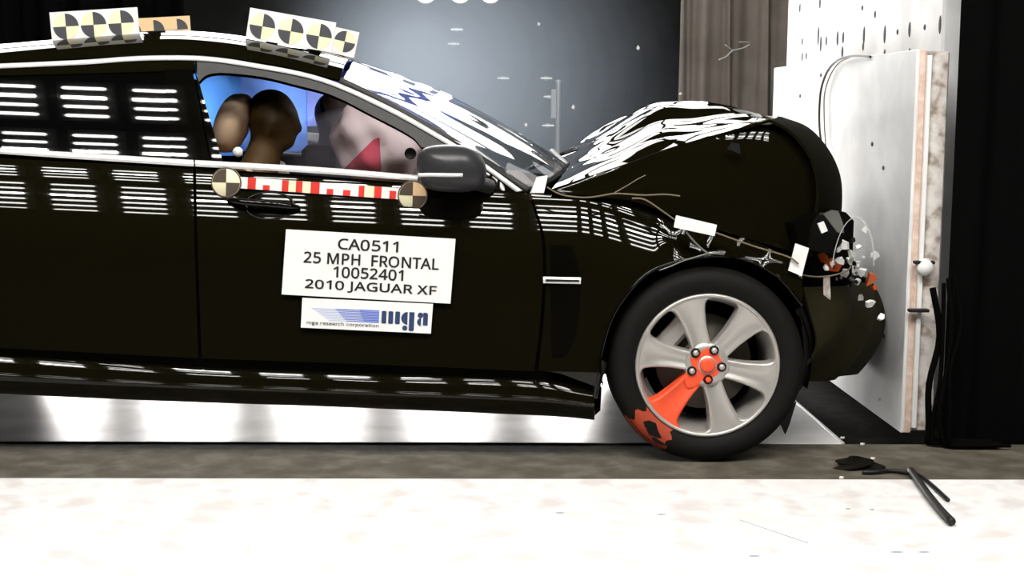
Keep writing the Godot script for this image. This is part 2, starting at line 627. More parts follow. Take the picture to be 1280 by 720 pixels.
# ---------------------------------------------------------------- setting
func room() -> void:
	var fl := thing("floor", "", "", Vector3.ZERO, "", "structure")
	part("concrete_slab", box_mesh(Vector3(-0.5, -0.15, 0.84), Vector3(11, 0.3, 1.22)), M.floor, fl)
	part("dark_lane", box_mesh(Vector3(-0.5, -0.151, 5.24), Vector3(11, 0.3, 7.58)), M.pit, fl)
	part("concrete_slab", box_mesh(Vector3(-0.5, -0.15, -5.7), Vector3(11, 0.3, 6.2)), M.pit, fl)
	part("track_strip", box_mesh(Vector3(-2.2, -0.152, -0.035), Vector3(7.6, 0.3, 0.53)), M.track, fl)
	part("track_strip", box_mesh(Vector3(3.3, -0.16, -0.035), Vector3(3.4, 0.3, 0.53)), M.pit, fl)
	part("white_plate", box_mesh(Vector3(-2.73, -0.15, -1.445), Vector3(6.55, 0.302, 2.29), Basis.IDENTITY, 0.002), M.plate, fl)
	part("plate_edge", box_mesh(Vector3(0.55, -0.07, -1.445), Vector3(0.014, 0.15, 2.29), Basis.IDENTITY, 0.002), M.chrome_soft, fl, "bright metal edge strip")
	part("pit_floor", box_mesh(Vector3(2.78, -0.2, -1.445), Vector3(4.44, 0.3, 2.29)), M.pit, fl)
	for q in [[827, 643, 5], [1121, 690, 7], [1155, 690, 6], [943, 695, 6], [700, 641, 5], [1060, 636, 3], [1090, 637, 3]]:
		part("fleck", squashed(on_floor(q[0], q[1], 0.0005), Vector3(0.0028 * q[2], 0.001, 0.003)), M.grey_ink, fl)
	part("crack", tube_mesh([on_floor(925, 650, 0.0), on_floor(960, 662, 0.0), on_floor(1010, 679, 0.0)], 0.001, 4), M.grey_ink, fl)
	var w := single("wall_back", box_mesh(Vector3(-0.5, 3.3, -6.75), Vector3(11, 7.2, 0.3)), M.wall_dark, "", "", "", "structure")
	w = single("wall_left", box_mesh(Vector3(-6.1, 3.3, 1.1), Vector3(0.3, 7.2, 16)), M.wall_black, "", "", "", "structure")
	w = single("wall_right", box_mesh(Vector3(5.1, 3.3, 1.1), Vector3(0.3, 7.2, 16)), M.wall_black, "", "", "", "structure")
	w = single("wall_front", box_mesh(Vector3(-0.5, 3.3, 9.1), Vector3(11.5, 7.2, 0.3)), M.wall_black, "", "", "", "structure")
	w = single("ceiling", box_mesh(Vector3(-0.5, 7.05, 1.1), Vector3(11.5, 0.3, 16)), M.wall_black, "", "", "", "structure")
	w.position = Vector3.ZERO
	# curtains hung in front of the back wall
	curtain("curtain", "brown grey pleated curtain hanging beside the white barrier", at(846, 40, -5.6), at(1010, 40, -5.6), 2.6, M.curtain, 0.025, 0.2)
	curtain("curtain", "black pleated curtain at far left behind the roof targets", at(-140, 20, -5.6), at(228, 20, -5.6), 2.6, M.drape, 0.05, 0.3)
	# steel post and slotted wall
	var p := at(698, 101, -5.6)
	var o := thing("steel_post", "slender pale steel post standing behind the smoke", "post", Vector3(p.x, 0, p.z))
	part("tube", tube_mesh([Vector3(p.x, 0.0, p.z), p], 0.018, 12), M.steel, o)
	part("base_plate", box_mesh(Vector3(p.x, 0.01, p.z), Vector3(0.2, 0.02, 0.2), Basis.IDENTITY, 0.003), M.steel, o)
	part("cap", lathe(p, [[0.02, -0.02], [0.02, 0.004], [0.0, 0.008]], 16, Vector3.UP), M.steel, o)
	part("bracket", box_mesh(p + Vector3(-0.03, -0.16, 0.0), Vector3(0.04, 0.2, 0.02), Basis.IDENTITY, 0.003), M.steel, o)
	var places := [[629, 98, "left of the post"], [683, 98, "level with the top of the post"], [687, 121, "just below the top of the post"], [685, 157, "near the foot of the visible post"], [567, 55, "in the thick of the smoke"], [571, 37, "below the round lamps"]]
	for q in places:
		var c := at(q[0], q[1], -6.52)
		var s := thing("wall_rail", "short pale metal rail on the dark wall %s" % q[2], "rail", c, "short rails on the dark wall")
		part("bar", box_mesh(c, Vector3(0.09, 0.014, 0.03), Basis.IDENTITY, 0.003), M.chrome_soft, s)
		part("foot", box_mesh(c + Vector3(0, 0, -0.04), Vector3(0.03, 0.03, 0.05)), M.steel, s)


func curtain(called: String, label: String, a: Vector3, b: Vector3, top: float, m: Material, amp: float, period: float) -> void:
	var rows := []
	var n := 160
	var ph := rng.randf() * TAU
	for j in 12:
		var row := []
		var y := lerpf(top, 0.02, j / 11.0)
		for i in n + 1:
			var t := float(i) / n
			var x := lerpf(a.x, b.x, t)
			var s := x / period * TAU + ph
			row.append(Vector3(x + 0.02 * sin(s * 0.7 + y), y, a.z + amp * (sin(s + 0.8 * sin(s * 0.37)) + 0.45 * sin(s * 2.3 + 1.0 + y * 0.4))))
		rows.append(row)
	var o := thing(called, label, "curtain", Vector3((a.x + b.x) * 0.5, 0, a.z))
	part("cloth", sheet(rows, Vector3.BACK, 0.004), m, o)
	part("curtain_rail", tube_mesh([Vector3(a.x, top + 0.02, a.z), Vector3(b.x, top + 0.02, a.z)], 0.02, 8), M.steel, o)


func barrier() -> void:
	# the white face block, from its near edge to its far edge
	var o := thing("crash_barrier", "white rigid barrier block that the car's nose is crushed against", "barrier", Vector3(0.84, 0, -1.6))
	part("face_panel", box_mesh(Vector3(0.794, 0.72, -1.61), Vector3(0.014, 1.40, 2.44), Basis.IDENTITY, 0.003), M.block, o)
	part("plywood_edge", box_mesh(Vector3(0.813, 0.72, -1.61), Vector3(0.024, 1.40, 2.44), Basis.IDENTITY, 0.003), M.ply, o, "pinkish plywood layer behind the white face")
	part("backing", box_mesh(Vector3(0.868, 0.72, -1.61), Vector3(0.086, 1.39, 2.43), Basis.IDENTITY, 0.006), M.concrete_post, o)
	part("white_batten", box_mesh(Vector3(0.834, 0.72, -0.388), Vector3(0.018, 1.36, 0.02), Basis.IDENTITY, 0.003), M.white, o)
	for q in [[1155, 328, 0.02], [1148, 388, 0.006]]:
		var c := at(q[0], q[1], -0.36)
		part("clamp", box_mesh(c, Vector3(0.075, 0.012, 0.03), Basis.IDENTITY, 0.003), M.cable, o)
	var c1 := at(1156, 334, -0.358)
	part("white_bracket", lathe(c1, [[0.0, -0.02], [0.028, -0.02], [0.032, 0.0], [0.026, 0.015], [0.0, 0.018]], 20), M.white, o)
	part("top_bolt", lathe(at(1162, 72, -0.42) + Vector3(0, -0.004, 0), [[0.012, -0.02], [0.012, 0.02], [0.0, 0.024]], 10, Vector3.UP), M.cable, o)
	for q in [[1000, 120], [1026, 94], [1090, 180], [1104, 210], [1105, 420], [1099, 498]]:
		var c := on_x(q[0], q[1], 0.785)
		part("scuff_mark", squashed(c, Vector3(0.004, 0.009, 0.012)), M.mark if q[1] < 490 else M.white, o)
	# the taller concrete wall behind it
	var w := thing("barrier_wall", "tall white concrete wall with dark drips rising behind the barrier block", "wall", Vector3(1.4, 0, -2.1))
	part("wall_block", box_mesh(Vector3(1.4, 1.7, -2.145), Vector3(0.8, 3.4, 2.75), Basis.IDENTITY, 0.01), M.block, w)
	for q in [[1000, 10, 6], [1025, 4, 7], [1003, 52, 5], [1023, 45, 12], [1026, 55, 10], [1033, 51, 6], [1047, 48, 9], [1054, 47, 7], [1053, 65, 7], [1080, 44, 10], [1079, 58, 5], [1106, 43, 10], [1137, 37, 8], [1106, 66, 4], [1137, 65, 4], [1175, 31, 9], [1156, 34, 3], [1078, 10, 3], [1094, 18, 4], [1003, 71, 6], [1008, 70, 5], [1122, 40, 3]]:
		var c := on_x(q[0], q[1], 0.999)
		part("drip_mark", squashed(c, Vector3(0.005, 0.004 * q[2], 0.013 if q[2] > 6 else 0.009)), M.mark, w)
	# hanging cable
	var path := []
	for q in [[1088, 71, 0.78], [1075, 70, 0.77], [1060, 71, 0.765], [1046, 76, 0.76], [1035, 88, 0.755], [1028, 105, 0.75], [1025, 122, 0.75], [1024, 150, 0.75], [1026, 175, 0.75], [1030, 195, 0.75], [1034, 212, 0.75]]:
		path.append(on_x(q[0], q[1], q[2]))
	single("barrier_cable", tube_mesh(smooth(path, 4), 0.005, 8), M.cable, "thick black cable arching over the top of the barrier block", "cable")
	path = []
	for q in [[1062, 72, 0.775], [1048, 79, 0.772], [1037, 96, 0.77], [1031, 116, 0.77], [1030, 135, 0.77], [1031, 165, 0.77], [1033, 190, 0.77], [1035, 208, 0.77]]:
		path.append(on_x(q[0], q[1], q[2]))
	single("barrier_cable", tube_mesh(smooth(path, 4), 0.003, 8), M.wire, "thin grey wire hanging beside the thick black cable on the barrier", "cable")
	# black drape and hoses to the right of the barrier
	var rows := []
	for j in 10:
		var row := []
		for i in 61:
			var t := i / 60.0
			row.append(Vector3(lerpf(0.918, 2.4, t), lerpf(2.4, 0.0, j / 9.0), -0.33 + 0.02 * sin(t * 40.0) + 0.01 * sin(t * 93.0 + j * 0.3)))
		rows.append(row)
	single("side_drape", sheet(rows, Vector3.BACK, 0.004), M.drape, "black drape hanging at the right end of the barrier", "drape")
	for k in 4:
		path = []
		var dx := k * 9.0
		for q in [[1168, 360], [1172, 420], [1164, 480], [1158, 530], [1160, 570], [1172, 605], [1190, 632], [1230, 650]]:
			path.append(at(q[0] + dx + 3.0 * sin(q[1] * 0.05 + k * 2.0), q[1] - k * 6.0, -0.27 + k * 0.02))
		var hp := smooth(path, 4)
		for n in hp.size(): hp[n].y = maxf(hp[n].y, 0.014)
		single("hose", tube_mesh(hp, [0.012, 0.008, 0.01, 0.007][k], 8), M.inner, ["thick black hose hanging nearest the barrier's concrete side", "thin dark grey hose hanging second from the barrier's side", "black hose hanging third from the barrier's side", "thinnest black hose hanging farthest right beside the drape"][k], "hose")


func squashed(c: Vector3, r: Vector3) -> ArrayMesh:
	var rows := []
	for j in 7:
		var row := []
		for i in 11:
			var a := PI * j / 6.0
			var b := TAU * i / 10.0
			row.append(c + Vector3(sin(a) * cos(b) * r.x, cos(a) * r.y, sin(a) * sin(b) * r.z))
		rows.append(row)
	return round_sheet(rows)


func smooth(path: Array, per: int) -> Array:
	var out := []
	for i in path.size() - 1:
		var p0: Vector3 = path[maxi(i - 1, 0)]
		var p1: Vector3 = path[i]
		var p2: Vector3 = path[i + 1]
		var p3: Vector3 = path[mini(i + 2, path.size() - 1)]
		for k in per:
			out.append(p1.cubic_interpolate(p2, p0, p3, float(k) / per))
	out.append(path[path.size() - 1])
	return out


# ---------------------------------------------------------------- the car
# lateral place of the body side below the belt line
func tabled(steps: Array, from: float, start: float) -> PackedFloat32Array:
	# the slopes summed up into offsets, every millimetre from 0 to 1.6
	var slope := func(y: float) -> float:
		for k in steps.size() - 1:
			if y <= steps[k + 1][0]: return lerpf(steps[k][1], steps[k + 1][1], clampf((y - steps[k][0]) / (steps[k + 1][0] - steps[k][0]), 0, 1))
		return steps[steps.size() - 1][1]
	var o := PackedFloat32Array()
	var z := 0.0
	for k in 1601:
		o.append(z)
		z -= slope.call((k + 0.5) * 0.001) * 0.001
	var base := o[int(from * 1000.0)]
	for k in o.size(): o[k] += start - base
	return o


func looked(t: PackedFloat32Array, y: float) -> float:
	var f := clampf(y * 1000.0, 0.0, 1599.0)
	var k := int(f)
	return lerpf(t[k], t[k + 1], f - k)


func body_z(x: float, y: float) -> float:
	if body_table.is_empty():
		body_table = tabled([[0.0, -0.06], [0.3, -0.02], [0.45, 0.0], [0.6, 0.01], [0.66, 0.05], [0.72, 0.22], [0.757, 0.405], [0.845, 0.485], [0.868, 0.521], [0.896, 0.576], [1.0, 0.7]], 0.62, 0.012)
		cabin_table = tabled([[0.0, 0.4], [0.93, 0.405], [1.0, 0.44], [1.17, 0.508], [1.3, 0.55], [1.45, 0.62]], 0.93, -0.085)
	var front := smoothstep(-0.45, -0.02, x)
	var z := looked(body_table, y + 0.04 * x + 0.085 * front)
	# crumpled front of the fender
	var c := smoothstep(-0.2, 0.05, x)
	z -= c * (0.012 * sin(x * 38.0 + y * 22.0) + 0.008 * sin(x * 21.0 - y * 47.0)) * smoothstep(0.62, 0.72, y)
	return z


func cabin_z(x: float, y: float) -> float:
	if cabin_table.is_empty(): body_z(0, 0.5)
	var f := maxf(0.0, x + 1.0)
	return looked(cabin_table, y + 0.04 * x) - 0.6 * f * f + 0.014 * (x + 1.6)


func on_side(px: float, py: float, off: float, cabin := false) -> Vector3:
	var z := -0.05
	var p := Vector3.ZERO
	for k in 5:
		p = at(px, py, z)
		z = (cabin_z(p.x, p.y) if cabin else body_z(p.x, p.y)) + off
	return at(px, py, z)


func coons(t: Array, b: Array, l: Array, r: Array, u: float, v: float) -> Vector2:
	var c00 := Vector2(t[0][0], t[0][1])
	var c10 := Vector2(t[t.size() - 1][0], t[t.size() - 1][1])
	var c01 := Vector2(b[0][0], b[0][1])
	var c11 := Vector2(b[b.size() - 1][0], b[b.size() - 1][1])
	var lv := poly(l, v) if l else c00.lerp(c01, v)
	var rv := poly(r, v) if r else c10.lerp(c11, v)
	return poly(t, u).lerp(poly(b, u), v) + lv.lerp(rv, u) - c00.lerp(c10, u).lerp(c01.lerp(c11, u), v)


# a panel of the car's side between four outlines; far = true gives its mirror image
func side_panel(t: Array, b: Array, l := [], r := [], nu := 60, nv := 40, off := 0.0, cabin := false, rim := 0.012, far := false, bulge := 0.0) -> ArrayMesh:
	var rows := []
	for j in nv + 1:
		var row := []
		for i in nu + 1:
			var u := float(i) / nu
			var v := float(j) / nv
			var q := coons(t, b, l, r, u, v)
			var p := on_side(q.x, q.y, off + bulge * sin(PI * v), cabin)
			if far: p.z = 2 * MID - p.z
			row.append(p)
		rows.append(row)
	return sheet(rows, Vector3.FORWARD if far else Vector3.BACK, rim)


# a shell from a near edge to the centre line and on to the far edge
func shell(near: Array, zn: Array, centre: Array, zc: float, nu: int, nv: int, hint: Vector3, wave: Callable, rim := 0.01, power := 2.0, to := 1.0) -> ArrayMesh:
	var rows := []
	for j in nv + 1:
		var v := 2.0 * to * j / nv
		var row := []
		for i in nu + 1:
			var u := float(i) / nu
			var q := poly(near, u)
			var n := at(q.x, q.y, lerpf(zn[0], zn[1], u))
			q = poly(centre, u)
			var c := at(q.x, q.y, zc)
			var w := v if v <= 1.0 else 2.0 - v
			var s := 1.0 - pow(1.0 - w, power)
			var p := Vector3(lerpf(n.x, c.x, s), lerpf(n.y, c.y, s), lerpf(n.z, c.z, w))
			if v > 1.0: p.z = 2 * zc - p.z
			p += wave.call(u, v)
			row.append(p)
		rows.append(row)
	return sheet(rows, hint, rim)


func still(_u: float, _v: float) -> Vector3:
	return Vector3.ZERO


func hood_wave(u: float, v: float) -> Vector3:
	var k := smoothstep(0.0, 0.25, u) * smoothstep(1.0, 0.85, u) * smoothstep(0.0, 0.12, v)
	return Vector3(0, k * (0.016 * sin(v * 10.0 + u * 3.0) + 0.009 * sin(v * 23.0 - u * 2.0 + 1.0) + 0.005 * sin(v * 41.0 + u * 4.0) + 0.004 * sin(u * 17.0 + v * 2.0)), 0)


func screen_wave(u: float, v: float) -> Vector3:
	return Vector3(0, 0.003 * sin(v * 14.0 + u * 2.0) + 0.0015 * sin(v * 31.0 - u * 4.0) + 0.0015 * sin(u * 9.0), 0)


func make_car() -> void:
	var car := thing("car", "black saloon car with its bonnet folded up against the white barrier", "car", Vector3(-1.4, 0, MID))
	for far in [false, true]:
		# doors, below the belt
		var rd := part("rear_door", side_panel([[-60, 194], [100, 203], [241, 210]], [[-60, 432], [100, 440], [248, 448]], [], [[241, 210], [243, 300], [248, 448]], 70, 110, 0.0, false, 0.02, far), M.paint, car)
		var fd := part("front_door", side_panel([[245, 210], [400, 220], [520, 230], [661, 243]], [[252, 448], [450, 455], [668, 464]], [[245, 210], [247, 300], [252, 448]], [[661, 243], [677, 300], [677, 380], [668, 464]], 90, 110, 0.0, false, 0.02, far), M.paint, car)
		# greenhouse
		part("window_frame", side_panel([[-60, 84], [100, 79], [175, 74], [243, 74]], [[-60, 96], [100, 92], [205, 89], [243, 88]], [], [], 60, 6, 0.0, true, 0.02, far), M.paint, rd)
		part("window_frame", side_panel([[246, 74], [307, 82], [400, 100], [483, 136], [553, 175], [572, 185]], [[247, 104], [258, 94], [277, 91], [327, 96], [365, 105], [415, 119], [465, 144], [515, 171], [527, 184]], [], [], 70, 8, 0.0, true, 0.02, far), M.frame, fd)
		part("corner_panel", side_panel([[529, 186], [572, 185], [600, 204], [656, 240]], [[529, 222], [580, 231], [656, 242]], [], [], 24, 12, 0.0, true, 0.02, far), M.paint, fd)
		part("pillar_cover", side_panel([[205, 87], [240, 86]], [[214, 200], [262, 203]], [], [], 14, 20, 0.003, true, 0.012, far), M.gloss, rd)
		part("pillar_cover", side_panel([[243, 86], [249, 104]], [[265, 203], [279, 205]], [], [], 8, 20, 0.003, true, 0.012, far), M.gloss, fd)
		part("pillar_backing", side_panel([[206, 89], [247, 100]], [[215, 201], [276, 205]], [], [], 12, 16, -0.02, true, 0.01, far), M.inner, rd)
		if not far: part("window_glass", side_panel([[-40, 94], [100, 91], [206, 88]], [[-40, 188], [100, 195], [215, 202]], [], [], 40, 24, -0.006, true, 0.004, far), M.glass, rd)
		part("window_trim", side_panel([[-60, 82], [100, 75], [175, 70], [250, 70], [307, 77], [400, 96], [483, 131], [553, 170], [600, 200], [653, 238]], [[-60, 88], [100, 81], [175, 76], [250, 76], [307, 83], [400, 102], [483, 138], [553, 177], [603, 209], [645, 240]], [], [], 110, 6, 0.006, true, 0.01, far, 0.006), M.chrome, car)
		part("belt_moulding", side_panel([[-60, 181], [100, 191], [242, 200]], [[-60, 188], [100, 199], [242, 208]], [], [], 50, 6, 0.012, true, 0.012, far, 0.006), M.chrome, rd)
		part("belt_moulding", side_panel([[244, 200], [400, 209], [522, 219]], [[244, 208], [400, 217], [522, 226]], [], [], 50, 6, 0.012, true, 0.012, far, 0.006), M.chrome, fd)
		part("sill", sill(far), M.paint, car)
		part("inner_skin", side_panel([[-300, 216], [240, 216], [686, 252]], [[-300, 470], [240, 470], [686, 480]], [], [], 60, 30, -0.03, false, 0.0, far), M.inner, car)
		part("quarter_panel", side_panel([[-500, 200], [-300, 186], [-63, 193]], [[-500, 400], [-300, 400], [-63, 432]], [], [], 30, 40, 0.0, false, 0.02, far), M.paint, car)
		# front fender
		var ff := part("fender", side_panel([[664, 243], [700, 243], [745, 247], [790, 252], [850, 273], [930, 298], [1003, 326]], [[673, 463], [700, 467], [728, 477], [747, 481], [752, 440], [766, 395], [790, 360], [815, 338], [850, 326], [890, 320], [930, 324], [972, 345], [1003, 382]], [[664, 243], [681, 300], [681, 380], [673, 463]], [], 130, 90, 0.0, false, 0.025, far), M.paint, car)
		part("arch_lip", tube_mesh(smooth(lip(far), 3), 0.006, 8), M.gloss, ff)
	# side vent behind the front wheel
	part("side_vent", side_panel([[688, 306], [715, 308]], [[690, 446], [702, 446]], [], [[715, 308], [724, 345], [722, 400], [712, 436], [702, 446]], 14, 24, 0.004, false, 0.01), M.gloss, car)
	part("vent_bar", side_panel([[679, 346], [726, 347]], [[679, 354], [726, 355]], [], [], 16, 4, 0.009, false, 0.01, false, 0.004), M.chrome, car)
	part("vent_grille", side_panel([[682, 349], [724, 350]], [[682, 352], [724, 352.5]], [], [], 16, 3, 0.0145, false, 0.002), M.cable, car)
	# roof and screen
	part("roof", shell([[-60, 80], [100, 73], [175, 68], [250, 68], [307, 75], [370, 86], [425, 100]], [-0.26, -0.26], [[-90, 68], [100, 52], [170, 46], [240, 42], [310, 47], [380, 60], [445, 76]], MID, 60, 80, Vector3.UP, still, 0.01, 5.0), M.paint, car)
	part("windscreen", shell([[428, 103], [483, 128], [553, 167], [603, 198], [658, 236]], [-0.27, -0.17], [[448, 77], [500, 96], [560, 119], [620, 150], [680, 186], [706, 204]], MID, 60, 50, Vector3(0.5, 1, 0), screen_wave, 0.004, 2.2), M.windscreen, car)
	part("rear_screen", shell([[-60, 80], [-250, 130], [-420, 190]], [-0.3, -0.3], [[-90, 68], [-250, 110], [-430, 180]], MID, 16, 24, Vector3(-0.4, 1, 0), still, 0.004, 2.2), M.glass, car)
	part("wiper_cowl", tube_mesh([at(662, 238, -0.2), at(690, 222, -0.5), at(708, 207, -0.92), at(690, 190, -1.6)], 0.016, 8), M.trim, car)
	part("windscreen_pillar", tube_mesh(smooth([at(425, 101, -0.26), at(483, 129, -0.245), at(553, 169, -0.225), at(603, 200, -0.22), at(660, 238, -0.17)], 6), 0.013, 8), M.frame, car)
	part("pillar_foot", side_panel([[672, 221], [685, 219]], [[664, 241], [680, 241]], [], [], 6, 6, 0.012, true, 0.01), M.white, car, "white plate at the foot of the windscreen pillar")
	# bonnet: folded top, dark flank, nose
	var hd := part("bonnet", shell([[690, 236], [740, 219], [790, 202], [830, 187], [880, 172], [920, 161], [962, 149]], [-0.06, -0.1], [[722, 184], [745, 173], [790, 148], [828, 129], [865, 131], [905, 136], [964, 145]], MID, 60, 60, Vector3.UP, hood_wave, 0.01, 1.5), M.paint, car)
	part("bonnet_nose", shell([[962, 149], [984, 160], [1004, 180], [1018, 205], [1024, 240], [1016, 300]], [-0.1, -0.05], [[964, 145], [996, 157], [1020, 182], [1035, 213], [1038, 245], [1034, 290]], MID, 40, 40, Vector3(1, 0.3, 0), still, 0.01, 2.0), M.nose, hd)
	part("bonnet_flank", flank(), M.paint, hd)
	part("sticker", prism(outline([[-0.02, 0.0], [-0.004, 0.022], [0.022, 0.016], [0.026, -0.018], [0.004, -0.008]]), 0.002, Transform3D(Basis.IDENTITY, at(916, 186, -0.045))), M.trim, hd)
	part("badge", squashed(at(957, 153, -0.12), Vector3(0.028, 0.009, 0.008)), M.steel, hd)
	part("bracket", box_mesh(at(1038, 213, -0.5), Vector3(0.04, 0.042, 0.05), Basis.IDENTITY, 0.004), M.black, car)
	part("bumper", bumper(), M.bumper, car)
	# dark inside: engine bay, underbody
	part("engine_bay", box_mesh(Vector3(0.06, 0.56, MID), Vector3(1.0, 0.56, 1.3), Basis.IDENTITY, 0.03), M.inner, car)
	part("underbody", box_mesh(Vector3(-2.15, 0.27, MID), Vector3(3.6, 0.12, 1.66), Basis(Vector3(0, 0, 1), -0.04), 0.02), M.inner, car)
	part("tail", box_mesh(Vector3(-3.75, 0.7, MID), Vector3(0.3, 0.6, 1.7), Basis.IDENTITY, 0.1), M.paint, car)
	for far in [false, true]:
		part("wheel_well", well(far), M.inner, car)
	headlamp(car)
	liner(car)
	mirror(car)
	handle(car)
	cabin(car)
	wheel(car, Vector3(0, 0.3345, 0.0), false)
	wheel(car, Vector3(0, 0.3345, 2 * MID), true)
	wheel(car, Vector3(-2.909, 0.3345, 0.0), false)
	wheel(car, Vector3(-2.909, 0.3345, 2 * MID), true)


func lip(far: bool) -> Array:
	var path := []
	for q in [[744, 495], [752, 440], [766, 395], [790, 360], [815, 338], [850, 326], [890, 320], [930, 324], [972, 345], [1003, 382]]:
		var p := on_side(q[0], q[1], -0.004)
		if far: p.z = 2 * MID - p.z
		path.append(p)
	return path


func sill(far: bool) -> ArrayMesh:
	# cross-section: [share of the height, outward offset]
	var sec := [[0.0, -0.034], [0.03, -0.022], [0.06, -0.012], [0.105, -0.0066], [0.15, -0.0015], [0.195, 0.0034], [0.24, 0.008], [0.285, 0.01235], [0.33, 0.01645], [0.375, 0.02035], [0.42, 0.024], [0.5, 0.0265], [0.585, 0.027], [0.6, 0.029], [0.615, 0.033], [0.64, 0.035], [0.7, 0.034], [0.85, 0.023], [0.97, 0.006], [1.0, -0.013]]
	var rows := []
	for s in sec:
		var row := []
		for i in 61:
			var u := i / 60.0
			var a := poly([[-60, 424], [100, 436], [250, 447], [450, 455], [668, 462], [742, 476]], u)
			var b := poly([[-60, 489], [100, 497], [250, 503], [400, 508], [640, 518], [700, 521], [743, 525]], u)
			var q: Vector2 = a.lerp(b, s[0])
			var p := at(q.x, q.y, -0.025 + s[1])
			if far: p.z = 2 * MID - p.z
			row.append(p)
		rows.append(row)
	return sheet(rows, Vector3.FORWARD if far else Vector3.BACK, 0.05)


func flank() -> ArrayMesh:
	var t := [[690, 237], [740, 220], [790, 203], [830, 188], [880, 173], [920, 162], [962, 150]]
	var b := [[690, 240], [745, 246], [790, 251], [850, 272], [930, 297], [1015, 322]]
	var r := [[962, 150], [984, 161], [1004, 181], [1018, 206], [1024, 240], [1015, 322]]
	var rows := []
	for j in 41:
		var row := []
		var v := j / 40.0
		for i in 61:
			var u := i / 60.0
			var q := coons(t, b, [], r, u, v)
			var z := lerpf(lerpf(-0.06, -0.1, u), -0.05, v)
			z += 0.006 * sin(u * 9.0 + v * 5.0) * sin(PI * v) * sin(PI * u) - 0.008 * exp(-pow((u - 0.55) * 9.0, 2) - pow((v - 0.45) * 6.0, 2))
			z -= 0.05 * pow(u, 8.0)
			row.append(at(q.x, q.y, z))
		rows.append(row)
	return sheet(rows, Vector3.BACK, 0.01)


func bumper() -> ArrayMesh:
	var plan := [[0.37, -0.03], [0.44, -0.07], [0.52, -0.15], [0.6, -0.27], [0.69, -0.43], [0.765, -0.62], [0.775, -0.92]]
	var rows := []
	for j in 21:
		var v := j / 20.0
		var row := []
		for i in 81:
			var u := i / 40.0
			var w := u if u <= 1.0 else 2.0 - u
			var q := poly(plan, w)
			var y := lerpf(0.6 - 0.05 * w, 0.27 - 0.08 * w, v)
			var inx := 0.05 * pow(absf(v - 0.45) * 2.0, 2.0) + 0.012 * sin(w * 21.0 + v * 7.0)
			var p := Vector3(q.x - inx, y, q.y - inx * 0.6)
			p.x = minf(p.x, 0.782)
			if u > 1.0: p.z = 2 * MID - p.z
			row.append(p)
		rows.append(row)
	return sheet(rows, Vector3(1, 0, 0), 0.01)


func well(far: bool) -> ArrayMesh:
	var rows := []
	for j in 9:
		var row := []
		var z := -0.03 - 0.3 * j / 8.0
		for i in 33:
			var a := lerpf(-0.25, PI + 0.25, i / 32.0)
			var rr := 0.36 if j < 7 else 0.36 * (9 - j) / 2.5
			row.append(Vector3(cos(a) * rr, 0.34 + sin(a) * rr, z if not far else 2 * MID - z))
		rows.append(row)
	return sheet(rows, Vector3.DOWN)


func headlamp(car: Node3D) -> void:
	var f := Transform3D(Basis(Vector3.UP, 0.25), at(1010, 287, -0.12))
	var k := 0.00273
	var h := part("headlamp", prism(outline([[-36 * k, 10 * k], [-18 * k, 16 * k], [4 * k, 26 * k], [22 * k, 28 * k], [31 * k, 8 * k], [30 * k, -14 * k], [18 * k, -28 * k], [-8 * k, -24 * k], [-30 * k, -14 * k]]), 0.09, f), M.gloss, car)
	part("lens_cover", prism(outline([[2 * k, 22 * k], [14 * k, 27 * k], [22 * k, 26 * k], [30 * k, 8 * k], [31 * k, -2 * k], [22 * k, -1 * k]]), 0.008, f.translated_local(Vector3(0, 0, 0.09))), M.steel, h)
	part("reflector", prism(outline([[-5 * k, 10 * k], [3 * k, 13 * k], [9 * k, 1 * k], [1 * k, -2 * k]]), 0.006, f.translated_local(Vector3(0, 0, 0.09))), M.white, h, "small white rectangle on the dark lamp housing")


func liner(car: Node3D) -> void:
	var strip := func(pts: Array, w: float, z: float) -> ArrayMesh:
		var rows := [[], []]
		for i in 31:
			var q := poly(pts, i / 30.0)
			var n := (poly(pts, minf(i / 30.0 + 0.02, 1.0)) - poly(pts, maxf(i / 30.0 - 0.02, 0.0))).normalized().orthogonal() * w * (0.4 + 0.6 * sin(PI * (0.15 + 0.7 * i / 30.0)))
			rows[0].append(at(q.x - n.x, q.y - n.y, z))
			rows[1].append(at(q.x + n.x, q.y + n.y, z - 0.03))
		return sheet(rows, Vector3.BACK, 0.006)
	part("arch_liner", strip.call([[1000, 385], [1010, 420], [1009, 455], [1000, 480], [988, 497]], 5.0, -0.03), M.trim, car)
	part("arch_liner", strip.call([[757, 452], [751, 470], [746, 486], [745, 498]], 3.5, -0.05), M.steel, car)
	part("liner_scrap", prism(outline([[0.0, 0.0], [0.045, 0.03], [0.07, 0.06], [0.045, -0.02], [0.03, -0.055]]), 0.006, Transform3D(Basis(Vector3.UP, 0.3), at(972, 524, -0.16))), M.trim, car)


